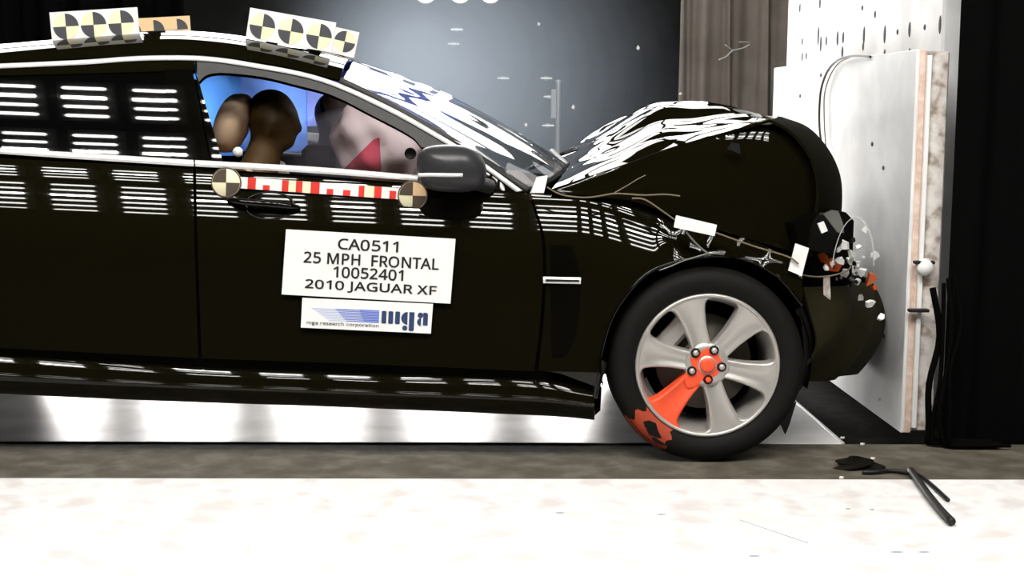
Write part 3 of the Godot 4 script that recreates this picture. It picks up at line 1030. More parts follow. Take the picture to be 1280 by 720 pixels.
func mirror(car: Node3D) -> void:
	# housing of the door mirror, a rounded shell
	var out := [[521, 212], [522, 195], [530, 185], [550, 181], [580, 182], [596, 189], [606, 203], [608, 220], [600, 236], [560, 240], [528, 232]]
	var o: Node3D = null
	for far in [false, true]:
		var rows := []
		for j in 9:
			var a := j / 8.0 * PI * 0.5
			var row := []
			for i in 49:
				var q := poly(out + [out[0]], i / 48.0)
				var p := at(lerpf(564, q.x, sin(a)), lerpf(210, q.y, sin(a)), 0.06 + 0.075 * cos(a))
				if far: p.z = 2 * MID - p.z
				row.append(p)
			rows.append(row)
		var back := []
		for i in 49:
			var q := poly(out + [out[0]], i / 48.0)
			var p := at(lerpf(570, q.x, 0.9), lerpf(212, q.y, 0.9), -0.02)
			if far: p.z = 2 * MID - p.z
			back.append(p)
		rows.append(back)
		o = part("door_mirror", round_sheet(rows), M.housing, car)
		if not far:
			part("mirror_strip", tube_mesh([at(523, 219, 0.125), at(540, 218.5, 0.14), at(560, 219, 0.14), at(578, 219, 0.13)], 0.0065, 8), M.chrome, o)
			part("mirror_arm", tube_mesh([at(588, 226, 0.05), at(600, 230, -0.02), at(612, 233, -0.07)], 0.025, 8), M.housing, o)


func handle(car: Node3D) -> void:
	# recessed oval dish with a grip bar across it
	var c := on_side(337, 257, 0.0)
	var rows := []
	for j in 7:
		var row := []
		var rr := [1.0, 0.97, 0.93, 0.86, 0.6, 0.3, 0.0][j] as float
		for i in 41:
			var a := TAU * i / 40.0
			row.append(on_side(337 + cos(a) * 32 * rr, 257 + sin(a) * 18 * rr, [0.003, 0.005, 0.004, -0.001, -0.002, 0.001, 0.001][j]))
		rows.append(row)
	var d := part("handle_dish", sheet(rows, Vector3.BACK), M.gloss, car)
	var path := []
	for q in [[287, 250, 0.006], [298, 252, 0.028], [320, 254, 0.036], [345, 256, 0.036], [362, 258, 0.028], [372, 260, 0.006]]:
		path.append(on_side(q[0], q[1], q[2]))
	part("door_handle", tube_mesh(smooth(path, 5), 0.012, 12), M.gloss, d)


func wheel(car: Node3D, c: Vector3, far: bool) -> void:
	var w := Node3D.new()
	w.name = "wheel"
	car.add_child(w, true)
	w.position = c - car.position
	var sgn := -1.0 if far else 1.0
	if far: w.rotation.y = PI
	var add := func(called: String, mesh: Mesh, m: Material, label := "") -> MeshInstance3D:
		var o := MeshInstance3D.new()
		o.mesh = mesh
		o.material_override = m
		o.name = called
		w.add_child(o, true)
		if label: o.set_meta("label", label)
		return o
	add.call("tire", lathe(Vector3.ZERO, [[0.236, -0.03], [0.244, -0.014], [0.25, -0.006], [0.262, 0.002], [0.28, 0.008], [0.296, 0.008], [0.31, 0.003], [0.322, -0.006], [0.33, -0.02], [0.3335, -0.036], [0.334, -0.06], [0.334, -0.2], [0.328, -0.225], [0.29, -0.24], [0.236, -0.225]], 96), M.rubber)
	add.call("rim", lathe(Vector3.ZERO, [[0.246, -0.016], [0.2475, -0.009], [0.245, -0.003], [0.24, -0.001], [0.235, -0.004], [0.23, -0.012], [0.226, -0.03], [0.22, -0.06], [0.213, -0.1], [0.211, -0.215]], 96), M.alloy)
	for k in 6:
		add.call("spoke", spoke(deg_to_rad(108 - 60 * k)), M.orange if k == 4 else M.alloy, "orange painted spoke" if k == 4 else "")
	add.call("hub", lathe(Vector3.ZERO, [[0.078, -0.05], [0.077, -0.026], [0.072, -0.02], [0.05, -0.018], [0.034, -0.02], [0.03, -0.014], [0.02, -0.012], [0.0, -0.0115]], 48), M.alloy)
	var blot := PackedVector2Array()
	for k in 40:
		var a := TAU * k / 40.0
		var d := absf(angle_difference(a, deg_to_rad(228)))
		blot.append(Vector2(cos(a), sin(a)) * (0.05 + 0.004 * sin(a * 5.0) + 0.003 * sin(a * 9.0 + 1.0) + 0.05 * exp(-d * d * 5.0)))
	add.call("hub_paint", prism(blot, 0.0025, Transform3D(Basis.IDENTITY, Vector3(-0.004, 0.004, -0.0195))), M.orange, "orange paint over the hub centre")
	add.call("hub_cap", lathe(Vector3.ZERO, [[0.027, -0.018], [0.026, -0.009], [0.018, -0.006], [0.0, -0.0055]], 32), M.orange)
	for k in 5:
		var a := deg_to_rad(134 - 72 * k)
		var p := Vector3(cos(a) * 0.054 - 0.004, sin(a) * 0.054 + 0.004, -0.018)
		add.call("nut_seat", lathe(p, [[0.0165, 0.0], [0.0165, 0.004], [0.014, 0.005], [0.012, 0.001], [0.0, 0.0015]], 24), M.cable)
		add.call("lug_nut", lathe(p, [[0.0105, 0.0], [0.0105, 0.012], [0.008, 0.016], [0.0, 0.0165]], 6), M.alloy if k != 3 else M.orange)
	# orange paint on the side wall next to the orange spoke
	var rows := []
	for j in 9:
		var row := []
		for i in 21:
			var t := i / 20.0
			var r := lerpf(0.249, 0.329, j / 8.0)
			var a := deg_to_rad(lerpf(-146 + 3 * sin(j * 1.3), -117 - 2.0 * sin(j * 1.7), t))
			row.append(Vector3(cos(a) * r, sin(a) * r, tire_z(r) + 0.0015))
		rows.append(row)
	add.call("tire_paint", sheet(rows, Vector3.BACK), M.orange_dull, "orange paint mark on the side wall")
	for q in [[-133, 0.28, 0.03, 0.018], [-128, 0.292, 0.032, 0.014], [-122, 0.305, 0.03, 0.012]]:
		var a := deg_to_rad(q[0])
		var f := Transform3D(Basis(Vector3.BACK, a + PI / 2), Vector3(cos(a) * q[1], sin(a) * q[1], tire_z(q[1]) + 0.001))
		add.call("dark_smear", prism(outline([[-q[2], -q[3] * 0.4], [-q[2] * 0.4, -q[3]], [q[2] * 0.5, -q[3] * 0.5], [q[2], q[3] * 0.2], [q[2] * 0.2, q[3]], [-q[2] * 0.6, q[3] * 0.5]]), 0.0015, f), M.rubber)
	add.call("brake_disc", lathe(Vector3.ZERO, [[0.0, -0.085], [0.08, -0.085], [0.085, -0.1], [0.165, -0.1], [0.165, -0.125], [0.0, -0.125]], 48), M.disc)
	var ca := deg_to_rad(138)
	add.call("brake_caliper", box_mesh(Vector3(cos(ca) * 0.145, sin(ca) * 0.145, -0.085), Vector3(0.07, 0.13, 0.05), Basis(Vector3.BACK, ca), 0.015), M.alloy)
	add.call("backing_plate", lathe(Vector3.ZERO, [[0.0, -0.15], [0.2, -0.15], [0.2, -0.16]], 40), M.inner)


func tire_z(r: float) -> float:
	var p := [[0.244, -0.014], [0.25, -0.006], [0.262, 0.002], [0.28, 0.008], [0.296, 0.008], [0.31, 0.003], [0.322, -0.006], [0.33, -0.02], [0.34, -0.05]]
	for k in p.size() - 1:
		if r <= p[k + 1][0]: return lerpf(p[k][1], p[k + 1][1], clampf((r - p[k][0]) / (p[k + 1][0] - p[k][0]), 0, 1))
	return -0.05


func spoke(a: float) -> ArrayMesh:
	var rw := [[0.06, 0.033], [0.085, 0.034], [0.1, 0.0345], [0.13, 0.037], [0.16, 0.042], [0.19, 0.048], [0.21, 0.054], [0.222, 0.062], [0.23, 0.076], [0.236, 0.1]]
	var sec := [[-1.04, -0.05], [-1.03, -0.02], [-1.0, -0.009], [-0.95, -0.003], [-0.85, 0.0], [-0.7, -0.001], [-0.45, -0.006], [-0.2, -0.008], [0.0, -0.0085], [0.2, -0.008], [0.45, -0.006], [0.7, -0.001], [0.85, 0.0], [0.95, -0.003], [1.0, -0.009], [1.03, -0.02], [1.04, -0.05]]
	var rows := []
	var rad := Vector3(cos(a), sin(a), 0)
	var tan_ := Vector3(-sin(a), cos(a), 0)
	for k in rw.size():
		var row := []
		var r: float = rw[k][0]
		var dish := clampf((0.236 - r) / 0.06, 0, 1)
		for s in sec:
			var side: float = s[0] * rw[k][1]
			var p := rad * sqrt(maxf(r * r - side * side * clampf((r - 0.15) / 0.08, 0, 1), 0)) + tan_ * side
			row.append(p + Vector3(0, 0, lerpf(-0.02, -0.006, clampf((r - 0.06) / 0.17, 0, 1)) + s[1] * (1.0 if absf(s[0]) > 0.9 else dish)))
		rows.append(row)
	return sheet(rows, Vector3.BACK)


func cabin(car: Node3D) -> void:
	part("cabin_floor", box_mesh(Vector3(-1.75, 0.42, MID), Vector3(2.4, 0.05, 1.5)), M.cabin, car)
	# passenger seat on the near side, driver seat beyond
	for z in [-0.55, -1.3]:
		var s := part("seat", seat_back(z), M.leather, car)
		part("headrest", headrest(z), M.leather, s)
		part("seat_cushion", box_mesh(Vector3(-1.25, 0.55, z), Vector3(0.5, 0.16, 0.48), Basis(Vector3.BACK, 0.1), 0.05), M.leather, s)
	part("dashboard", box_mesh(Vector3(-0.7, 0.82, MID), Vector3(0.4, 0.22, 1.35), Basis.IDENTITY, 0.08), M.dash, car)
	part("centre_console", box_mesh(at(402, 200, -0.95), Vector3(0.13, 0.12, 0.3), Basis.IDENTITY, 0.02), M.dash, car)
	var ring := []
	var rc := at(424, 178, -1.27)
	for k in 41:
		var a := TAU * k / 40.0
		ring.append(rc + Vector3(-0.07 * cos(a), 0.165 * cos(a), 0.18 * sin(a)))
	part("steering_wheel", tube_mesh(ring, 0.012, 8), M.black, car)
	# inflated passenger airbag
	var bag := part("airbag", airbag(), M.bag, car)
	part("chalk_mark", bag_patch([[467, 174], [474, 172]], [[424, 217], [476, 219]]), M.red_chalk, bag, "red chalk print on the airbag")
	part("fold", bag_patch([[475, 170], [484, 172]], [[477, 219], [494, 220]], 0.006), M.bag_pale, bag, "pale upright fold of the airbag")
	part("vent_hole", lathe(at(513, 192, -0.32), [[0.0, 0.0], [0.016, 0.0], [0.02, 0.003], [0.021, -0.003]], 20), M.trim, bag)
	# curtain airbags hanging from the far roof rail
	for q in [[-2.35, -1.78, M.blue_cloth, 0.98], [-1.78, -1.5, M.mid_cloth, 1.0], [-1.5, -0.85, M.pale_cloth, 1.11]]:
		var rows := []
		for j in 25:
			var row := []
			for i in 41:
				var x := lerpf(q[0], q[1], i / 40.0)
				var y := lerpf(1.36 - 0.35 * maxf(0.0, x + 1.3), q[3], j / 24.0)
				row.append(Vector3(x, y, 2 * MID + 0.33 + 0.02 * sin(x * 17.0) * sin(PI * j / 24.0) + 0.035 * sin(PI * j / 24.0) - 0.1 * (1.36 - y)))
			rows.append(row)
		part("curtain_airbag", sheet(rows, Vector3.BACK, 0.003), q[2], car, {M.blue_cloth: "bright blue cloth of the curtain airbag", M.mid_cloth: "light blue cloth of the curtain airbag", M.pale_cloth: "pale lavender blue cloth of the curtain airbag"}[q[2]])
	# far door mirror seen through the cabin
	part("mirror_glass", box_mesh(at(388, 171, -1.98), Vector3(0.11, 0.04, 0.02), Basis(Vector3.BACK, -0.1), 0.006), M.white, car)


func seat_back(z: float) -> ArrayMesh:
	var rows := []
	for j in 21:
		var row := []
		var t := j / 20.0
		var y := lerpf(0.5, 0.98, t)
		var xm := -1.45 - 0.2 * t
		var wd := 0.26 - 0.05 * t * t
		var th := 0.075 - 0.02 * t
		if j == 20: wd *= 0.6; th *= 0.5
		for i in 33:
			var a := TAU * i / 32.0
			var ca := cos(a)
			var sa := sin(a)
			row.append(Vector3(xm + signf(ca) * pow(absf(ca), 0.7) * th, y, z + signf(sa) * pow(absf(sa), 0.5) * wd))
		rows.append(row)
	return round_sheet(rows)


func headrest(z: float) -> ArrayMesh:
	var c := at(291, 154, z)
	var rows := []
	for j in 15:
		var a := PI * j / 14.0
		var row := []
		for i in 33:
			var b := TAU * i / 32.0
			var y := cos(a)
			var rr := pow(sin(a), 0.7)
			row.append(c + Vector3(cos(b) * rr * 0.062 + y * 0.03, y * 0.108, signf(sin(b)) * pow(absf(sin(b)), 0.6) * rr * 0.14))
		rows.append(row)
	return round_sheet(rows)


func bag_skin(d: Vector3) -> float:
	var b := atan2(-d.x, -d.z)
	var v := acos(clampf(d.y, -1, 1)) / PI
	var k := sqrt(maxf(0.0, 1.0 - d.y * d.y))
	return 1.0 + 0.07 * sin(b * 3.0 + v * 5.0) * k + 0.05 * sin(b * 7.0 - v * 9.0) * k + 0.03 * sin(v * 24.0 + b * 2.0) * k


func airbag() -> ArrayMesh:
	var c := at(478, 182, -0.62)
	var rows := []
	for j in 33:
		var row := []
		for i in 65:
			var a := PI * j / 32.0
			var b := TAU * i / 64.0
			var d := Vector3(sin(a) * -sin(b), cos(a), sin(a) * -cos(b))
			var p := Vector3(d.x * 0.165, d.y * 0.16, d.z * 0.26) * bag_skin(d)
			p.x -= 0.35 * p.y * (1.0 if p.y > 0 else 0.2)
			row.append(c + p)
		rows.append(row)
	return round_sheet(rows)


# a patch lying on the airbag's near face
func bag_patch(t: Array, b: Array, lift := 0.004) -> ArrayMesh:
	var c := at(478, 182, -0.62)
	var rows := []
	for j in 17:
		var row := []
		for i in 17:
			var q := coons(t, b, [], [], i / 16.0, j / 16.0)
			var z := -0.3
			while z > -0.62:
				var p := at(q.x, q.y, z) - c
				p.x += 0.35 * p.y * (1.0 if p.y > 0 else 0.2)
				var e := Vector3(p.x / 0.165, p.y / 0.16, p.z / 0.26)
				if e.length() < bag_skin(e.normalized()): break
				z -= 0.0006
			row.append(at(q.x, q.y, z + lift))
		rows.append(row)
	return sheet(rows, Vector3.BACK, 0.002)


# ---------------------------------------------------------------- crash dummies
func sdf_body(bones: Array, cell: float, k: float) -> ArrayMesh:
	# bones: [from, to, r0, r1]; surface nets over the smooth union of tapered capsules
	var lo := Vector3.ONE * 1e9
	var hi := -lo
	for b in bones:
		for e in 2:
			lo = lo.min(b[e] - Vector3.ONE * (b[2 + e] + 2 * cell + k))
			hi = hi.max(b[e] + Vector3.ONE * (b[2 + e] + 2 * cell + k))
	var n := Vector3i(((hi - lo) / cell).ceil()) + Vector3i.ONE
	var field := PackedFloat32Array()
	field.resize(n.x * n.y * n.z)
	for z in n.z:
		for y in n.y:
			for x in n.x:
				var p := lo + Vector3(x, y, z) * cell
				var d := 1e9
				for b in bones:
					var ab: Vector3 = b[1] - b[0]
					var t := clampf((p - b[0]).dot(ab) / maxf(ab.length_squared(), 1e-9), 0, 1)
					var q: float = p.distance_to(b[0] + ab * t) - lerpf(b[2], b[3], t)
					var h := maxf(k - absf(d - q), 0.0) / k
					d = minf(d, q) - h * h * k * 0.25
				field[(z * n.y + y) * n.x + x] = d
	var vert := {}
	var vs := PackedVector3Array()
	var corner := []
	for c in 8: corner.append(Vector3i(c & 1, (c >> 1) & 1, (c >> 2) & 1))
	for z in n.z - 1:
		for y in n.y - 1:
			for x in n.x - 1:
				var f := []
				var neg := 0
				for c in corner:
					var val := field[((z + c.z) * n.y + y + c.y) * n.x + x + c.x]
					f.append(val)
					if val < 0: neg += 1
				if neg == 0 or neg == 8: continue
				var sum := Vector3.ZERO
				var cnt := 0
				for a in 8:
					for e in [1, 2, 4]:
						var b: int = a | e
						if b == a or (f[a] < 0) == (f[b] < 0): continue
						sum += Vector3(corner[a]).lerp(Vector3(corner[b]), f[a] / (f[a] - f[b]))
						cnt += 1
				vert[(z * n.y + y) * n.x + x] = vs.size()
				vs.append(lo + (Vector3(x, y, z) + sum / cnt) * cell)
	var ix := PackedInt32Array()
	for z in range(1, n.z - 1):
		for y in range(1, n.y - 1):
			for x in range(1, n.x - 1):
				var a := (z * n.y + y) * n.x + x
				for ax in 3:
					var step: int = [1, n.x, n.x * n.y][ax]
					if (field[a] < 0) == (field[a + step] < 0): continue
					var s1: int = [n.x, n.x * n.y, 1][ax]
					var s2: int = [n.x * n.y, 1, n.x][ax]
					var q := [vert.get(a, -1), vert.get(a - s1, -1), vert.get(a - s1 - s2, -1), vert.get(a - s2, -1)]
					if q.has(-1): continue
					if field[a] < 0: ix.append_array([q[0], q[2], q[1], q[0], q[3], q[2]])
					else: ix.append_array([q[0], q[1], q[2], q[0], q[2], q[3]])
	var ns := PackedVector3Array()
	ns.resize(vs.size())
	for t in range(0, ix.size(), 3):
		var nn := (vs[ix[t + 2]] - vs[ix[t]]).cross(vs[ix[t + 1]] - vs[ix[t]])
		for e in 3: ns[ix[t + e]] += nn
	for t in ns.size(): ns[t] = ns[t].normalized()
	var uvs := PackedVector2Array()
	uvs.resize(vs.size())
	return arrays(vs, ns, uvs, ix)


func dummy(label: String, head: Vector3, lean: float, z: float, skin: Material) -> void:
	var o := thing("crash_dummy", label, "crash dummy", Vector3(-1.35, 0.62, z))
	var neck := head + Vector3(-0.03 - lean * 0.3, -0.13, 0)
	var chest := neck + Vector3(-0.02 - lean, -0.2, 0)
	var hip := Vector3(-1.36, 0.68, z)
	var bones := [
		[head + Vector3(-0.015, 0.03, 0), head + Vector3(-0.01, 0.02, 0), 0.088, 0.088], [head + Vector3(0.012, 0.0, 0), head + Vector3(0.03, -0.06, 0), 0.066, 0.045],
		[head + Vector3(0.075, 0.0, 0), head + Vector3(0.088, -0.025, 0), 0.008, 0.014], [head + Vector3(-0.02, 0.0, 0), neck, 0.06, 0.055],
		[neck, chest, 0.06, 0.12], [chest + Vector3(0, 0.03, -0.08), chest + Vector3(0, 0.03, 0.08), 0.115, 0.115], [chest, hip, 0.13, 0.13],
		[hip + Vector3(0, 0, 0.09), hip + Vector3(0.42, 0.04, 0.12), 0.085, 0.06], [hip + Vector3(0, 0, -0.09), hip + Vector3(0.42, 0.04, -0.12), 0.085, 0.06],
	]
	for s in [-1.0, 1.0]:
		var sh := chest + Vector3(0.0, 0.1, s * 0.19)
		var el := sh + Vector3(0.14, -0.21, s * 0.02)
		var wr := el + Vector3(0.22, 0.02, -s * 0.05)
		bones.append_array([[chest + Vector3(0, 0.08, s * 0.1), sh, 0.07, 0.065], [sh, el, 0.055, 0.042], [el, wr, 0.042, 0.03], [wr, wr + Vector3(0.08, -0.02, 0), 0.032, 0.022]])
		bones.append([head + Vector3(-0.012, -0.01, s * 0.083), head + Vector3(-0.012, -0.03, s * 0.083), 0.014, 0.01])
		for e in 4: bones.append([wr + Vector3(0.07, -0.02, (e - 1.5) * 0.019), wr + Vector3(0.14, -0.045 - 0.004 * absf(e - 1.5), (e - 1.5) * 0.021), 0.009, 0.007])
	part("body", sdf_body(bones, 0.014, 0.03), skin, o)
	for s in [-1.0, 1.0]:
		part("eye", squashed(head + Vector3(0.063, 0.012, s * 0.03), Vector3(0.008, 0.007, 0.01)), M.white, o)
	part("mouth", box_mesh(head + Vector3(0.072, -0.055, 0), Vector3(0.008, 0.006, 0.04), Basis.IDENTITY, 0.002), M.mark_brown, o)
	part("shoulder_dot", lathe(at(297, 190, z + 0.27), [[0.0, 0.002], [0.016, 0.0], [0.018, -0.006], [0.0, -0.01]], 20), M.white, o, "white target dot on the shoulder")
	var belt := []
	for k in 9:
		var t := k / 8.0
		belt.append(Vector3(lerpf(chest.x - 0.06, hip.x + 0.16, t) + 0.1 * sin(PI * t), lerpf(chest.y + 0.17, hip.y + 0.08, t), z + lerpf(0.22, -0.16, t)))
	part("seat_belt", tube_mesh(smooth(belt, 3), 0.012, 6), M.trim, o)


func dummies() -> void:
	dummy("brown headed crash dummy sitting in front of the tan headrest", at(344, 152, -0.55), 0.05, -0.55, M.dummy)
	dummy("dark crash dummy half hidden behind the pink airbag in the far seat", at(424, 150, -1.3), 0.0, -1.3, M.dummy_dark)


# ---------------------------------------------------------------- targets and signs
# axes of a flat thing: origin and x axis through two pixels at depths z
func frame_at(px: float, py: float, qx: float, qy: float, z: float, back := 0.0) -> Transform3D:
	var a := at(px, py, z)
	var x := (at(qx, qy, z) - a).normalized()
	var y := Vector3.BACK.cross(x).normalized()
	return Transform3D(Basis(x, y, Vector3.BACK) * Basis(Vector3.RIGHT, -back), a)


func pie(c: Vector2, r: float, a0: float, a1: float) -> PackedVector2Array:
	var o := PackedVector2Array([c])
	for k in 13:
		var a := deg_to_rad(lerpf(a0, a1, k / 12.0))
		o.append(c + Vector2(cos(a), sin(a)) * r)
	return o


func target_board(label: String, f: Transform3D, s: float, left: float, right: float, top: float, bottom: float, centres: Array, r: float, first: float, face: Material, pale: Material) -> void:
	# sizes in photo pixels at the board's depth, turned to metres by s; f sits on the first centre line
	var o := thing("target_board", label, "target board", f * Vector3(0.5 * (left + right) * s, bottom * s, 0), "checkered target boards on the roof")
	part("board", prism(outline([[left * s, bottom * s], [right * s, bottom * s], [right * s, top * s], [left * s, top * s]]), -0.012, f), face, o)
	for c in centres:
		var p := Vector2(c * s, 0)
		for k in 2:
			part("dark_quadrant", prism(pie(p, r * s, first + 180 * k, first + 90 + 180 * k), 0.0015, f), M.mark, o)
			part("pale_quadrant", prism(pie(p, r * s, first + 90 + 180 * k, first + 180 + 180 * k), 0.001, f), pale, o)
	part("foot", box_mesh(f * Vector3((left + 0.3 * (right - left)) * s, bottom * s, -0.04), Vector3(0.04, 0.012, 0.07), f.basis, 0.002), M.trim, o)
	part("foot", box_mesh(f * Vector3((left + 0.8 * (right - left)) * s, bottom * s, -0.04), Vector3(0.04, 0.012, 0.07), f.basis, 0.002), M.trim, o)


func roof_boards() -> void:
	target_board("larger white target board at far left of the roof, two checkered discs in view", frame_at(117, 31, 150, 29, -0.45), 5.45 / FOCAL, -52, 54, 18, -26, [-33.5, 0, 33.5], 15.5, 0, M.white, M.cream)
	target_board("small cream target board half hidden behind the larger white one on the left", frame_at(192.5, 38.5, 221, 37, -1.35), 6.35 / FOCAL, -44, 44, 16, -12, [-28.5, 0, 28.5], 13.0, 0, M.cream_orange, M.cream_orange)
	target_board("white target board with three checkered discs leaning forward above the front window", frame_at(328, 33, 397, 45, -0.45), 5.45 / FOCAL, -18, 88, 20, -17, [0, 35, 70], 15.5, 0, M.white, M.cream)
	target_board("small white target board with one visible disc, rightmost on the roof", frame_at(431, 52, 444, 55, -1.35), 6.35 / FOCAL, -74, 15, 15, -17, [-60, -30, 0], 13.0, 90, M.white, M.cream)


func door_marks() -> void:
	var a := on_side(283, 228, 0.0, false)
	var b := on_side(511, 244, 0.0, false)
	var z := maxf(a.z, b.z) + 0.012
	var f := frame_at(283, 228, 511, 244, z)
	var s := (EYE.z - z) * 1.012 / FOCAL
	var tape := thing("measuring_tape", "white and yellow tape with red bands stretched along the front door", "tape", f * Vector3(0.3, 0, 0))
	part("strip", prism(outline([[10 * s, -6 * s], [222 * s, -6 * s], [222 * s, 8 * s], [10 * s, 8 * s]]), 0.003, f), M.white, tape)
	for q in [[26, 36, -6, 8], [45, 53, -6, 0], [68, 76, -6, 8], [85, 93, -6, 8], [103, 114, -6, 8], [123, 131, -6, 1], [143, 152, -6, 1], [162, 169, -6, 8], [181, 190, -6, 8], [200, 208, -6, 4]]:
		part("red_band", prism(outline([[q[0] * s, q[2] * s], [q[1] * s, q[2] * s], [q[1] * s, q[3] * s], [q[0] * s, q[3] * s]]), 0.0008, f.translated_local(Vector3(0, 0, 0.003))), M.red, tape)
	for q in [[76, 85], [93, 103], [169, 181]]:
		part("cream_band", prism(outline([[q[0] * s, -6 * s], [q[1] * s, -6 * s], [q[1] * s, 8 * s], [q[0] * s, 8 * s]]), 0.0006, f.translated_local(Vector3(0, 0, 0.003))), M.cream, tape)
	for k in 2:
		var c: Vector3 = f * Vector3(0 if k == 0 else 228.6 * s, 0, 0.004)
		var g := Transform3D(f.basis * Basis(Vector3.BACK, 0.03), c)
		var o := thing("round_target", ["round checkered target disc at the left end of the red banded tape", "round checkered target disc at the right end of the tape, below the mirror"][k], "target disc", c, "round targets on the front door")
		part("disc", lathe(c, [[0.0, -0.006], [18.5 * s, -0.006], [18.5 * s, 0.0], [17.8 * s, 0.002], [0.0, 0.002]], 48, g.basis.z), M.cream, o)
		part("outline_ring", lathe(c, [[17.0 * s, 0.002], [17.2 * s, 0.0032], [18.4 * s, 0.0032], [18.6 * s, 0.0]], 48, g.basis.z), M.mark_brown, o)
		var h := g.translated_local(Vector3(0, 0, 0.002))
		for q in 2:
			part("dark_quadrant", prism(pie(Vector2.ZERO, 16.6 * s, 90 + 180 * q, 180 + 180 * q), 0.0012, h), M.mark_brown, o)
		if k == 1: part("orange_quadrant", prism(pie(Vector2.ZERO, 16.6 * s, 0, 90), 0.0012, h), M.cream_orange, o)


func text(said: String, f: Transform3D, cx: float, cy: float, width: float, height: float, depth: float, weight := 0.0) -> ArrayMesh:
	# one flat line of lettering, centred at cx, cy, stretched to width and height
	var font := SystemFont.new()
	font.font_names = PackedStringArray(["Droid Sans"])
	var t := TextMesh.new()
	t.font = font
	t.text = said
	t.font_size = 48
	t.pixel_size = 0.01
	t.depth = 0.02
	t.curve_step = 1.5
	var src := t.get_mesh_arrays()
	var vs: PackedVector3Array = src[Mesh.ARRAY_VERTEX]
	var box := AABB(vs[0], Vector3.ZERO)
	for v in vs: box = box.expand(v)
	var out := PackedVector3Array()
	var ns := PackedVector3Array()
	var flat := PackedVector3Array()
	var src_n := PackedVector3Array()
	var c := box.get_center()
	for k in vs.size():
		var v := vs[k] - c
		src_n.append(f.basis * (src[Mesh.ARRAY_NORMAL] as PackedVector3Array)[k])
		flat.append(Vector3(cx + v.x * (width - 2 * weight) / box.size.x, cy + v.y * (height - 2 * weight) / box.size.y, depth * (0.5 + v.z / 0.02)))
	var src_ix: PackedInt32Array = src[Mesh.ARRAY_INDEX] if src[Mesh.ARRAY_INDEX] != null else PackedInt32Array(range(vs.size()))
	var ix := PackedInt32Array()
	for e in (6 if weight > 0 else 1):
		var o := Vector3(cos(TAU * e / 6.0), sin(TAU * e / 6.0), 0) * weight + Vector3(0, 0, 0.00002 * e)
		for k in src_ix: ix.append(k + out.size())
		for v in flat: out.append(f * (v + o))
		ns.append_array(src_n)
	var uvs := PackedVector2Array()
	uvs.resize(out.size())
	return arrays(out, ns, uvs, ix)


func signs() -> void:
	var z := 0.03
	var s := (EYE.z - z) * 1.006 / FOCAL
	# the test card
	var f := frame_at(352, 368, 562, 379.5, z)
	var w := 210.5 * s
	var h := 81.5 * s
	var o := thing("test_card", "large white card with four lines of black capitals on the front door", "sign", f * Vector3(w * 0.5, 0, 0))
	var sk := 2.0 * s
	part("card", prism(outline([[0, 0], [w, 0], [w + sk, h], [sk, h]]), -0.004, f), M.white, o)
	var g := f.translated_local(Vector3(0, 0, 0.0004))
	var lines := [["CA0511", 104.5, 67.2, 75, 14], ["25 MPH  FRONTAL", 109.5, 48.5, 168, 14], ["10052401", 106.5, 32.0, 87, 14], ["2010 JAGUAR XF", 110.5, 14.0, 164, 14.2]]
	for q in lines:
		part("lettering", text(q[0], g, q[1] * s, q[2] * s, q[3] * s, q[4] * s, 0.0015, 0.32 * s), M.ink, o)
	# the smaller card below
	f = frame_at(376, 409.5, 538, 417.0, z)
	w = 162.5 * s
	h = 37.5 * s
	o = thing("logo_card", "smaller white card with blue stripes and blue logo hung below the test card", "sign", f * Vector3(w * 0.5, 0, 0))
	part("card", prism(outline([[0, 0], [w, 0], [w + s, h], [0.5 * s, h]]), -0.004, f), M.white, o)
	g = f.translated_local(Vector3(0, 0, 0.0004))
	for k in 8:
		var y := (10.5 + k * 2.05) * s
		var x0 := (34.0 - 3.0 * k) * s
		for e in 3:
			var a := lerpf(x0, 97 * s, [0.0, 0.35, 0.7][e])
			var b := lerpf(x0, 97 * s, [0.35, 0.7, 1.0][e])
			part("stripe", prism(outline([[a, y], [b, y], [b, y + [0.7, 1.05, 1.5][e] * s], [a, y + [0.7, 1.05, 1.5][e] * s]]), 0.0008, g), [M.blue_pale, M.blue_line, M.blue_line][e], o)
	part("lettering", text("mga research corporation", g, 52 * s, 6.3 * s, 90 * s, 5.6 * s, 0.001, 0.1 * s), M.grey_ink, o)
	# the chunky rounded logo: three bars, a g with a dot, an a with two dots
	for q in [[100, 106], [108.5, 114.5], [117, 123]]:
		part("logo_bar", prism(outline([[q[0] * s, 11 * s], [(q[0] + 1) * s, 10 * s], [(q[1] - 1) * s, 10 * s], [q[1] * s, 11 * s], [q[1] * s, 25 * s], [(q[1] - 1) * s, 26 * s], [(q[0] + 1) * s, 26 * s], [q[0] * s, 25 * s]]), 0.001, g), M.blue_ink, o)
	part("logo_bowl", prism(pie(Vector2(132.5, 18) * s, 8 * s, 90, 270), 0.001, g), M.blue_ink, o)
	part("logo_stem", prism(outline([[134.5 * s, 3 * s], [136 * s, 2 * s], [139.5 * s, 2 * s], [141 * s, 3.5 * s], [141 * s, 26 * s], [134.5 * s, 26 * s]]), 0.001, g), M.blue_ink, o)
	part("logo_dot", prism(pie(Vector2(129.5, 5.5) * s, 3.3 * s, 0, 359), 0.001, g), M.blue_ink, o)
	part("logo_dot", prism(pie(Vector2(148.5, 22.5) * s, 3.6 * s, 0, 359), 0.001, g), M.blue_ink, o)
	part("logo_bowl", prism(pie(Vector2(149.5, 14) * s, 5 * s, 90, 270), 0.001, g), M.blue_ink, o)
	part("logo_stem", prism(outline([[152 * s, 10 * s], [158 * s, 10 * s], [158 * s, 24 * s], [156.5 * s, 26 * s], [152 * s, 26 * s]]), 0.001, g), M.blue_ink, o)


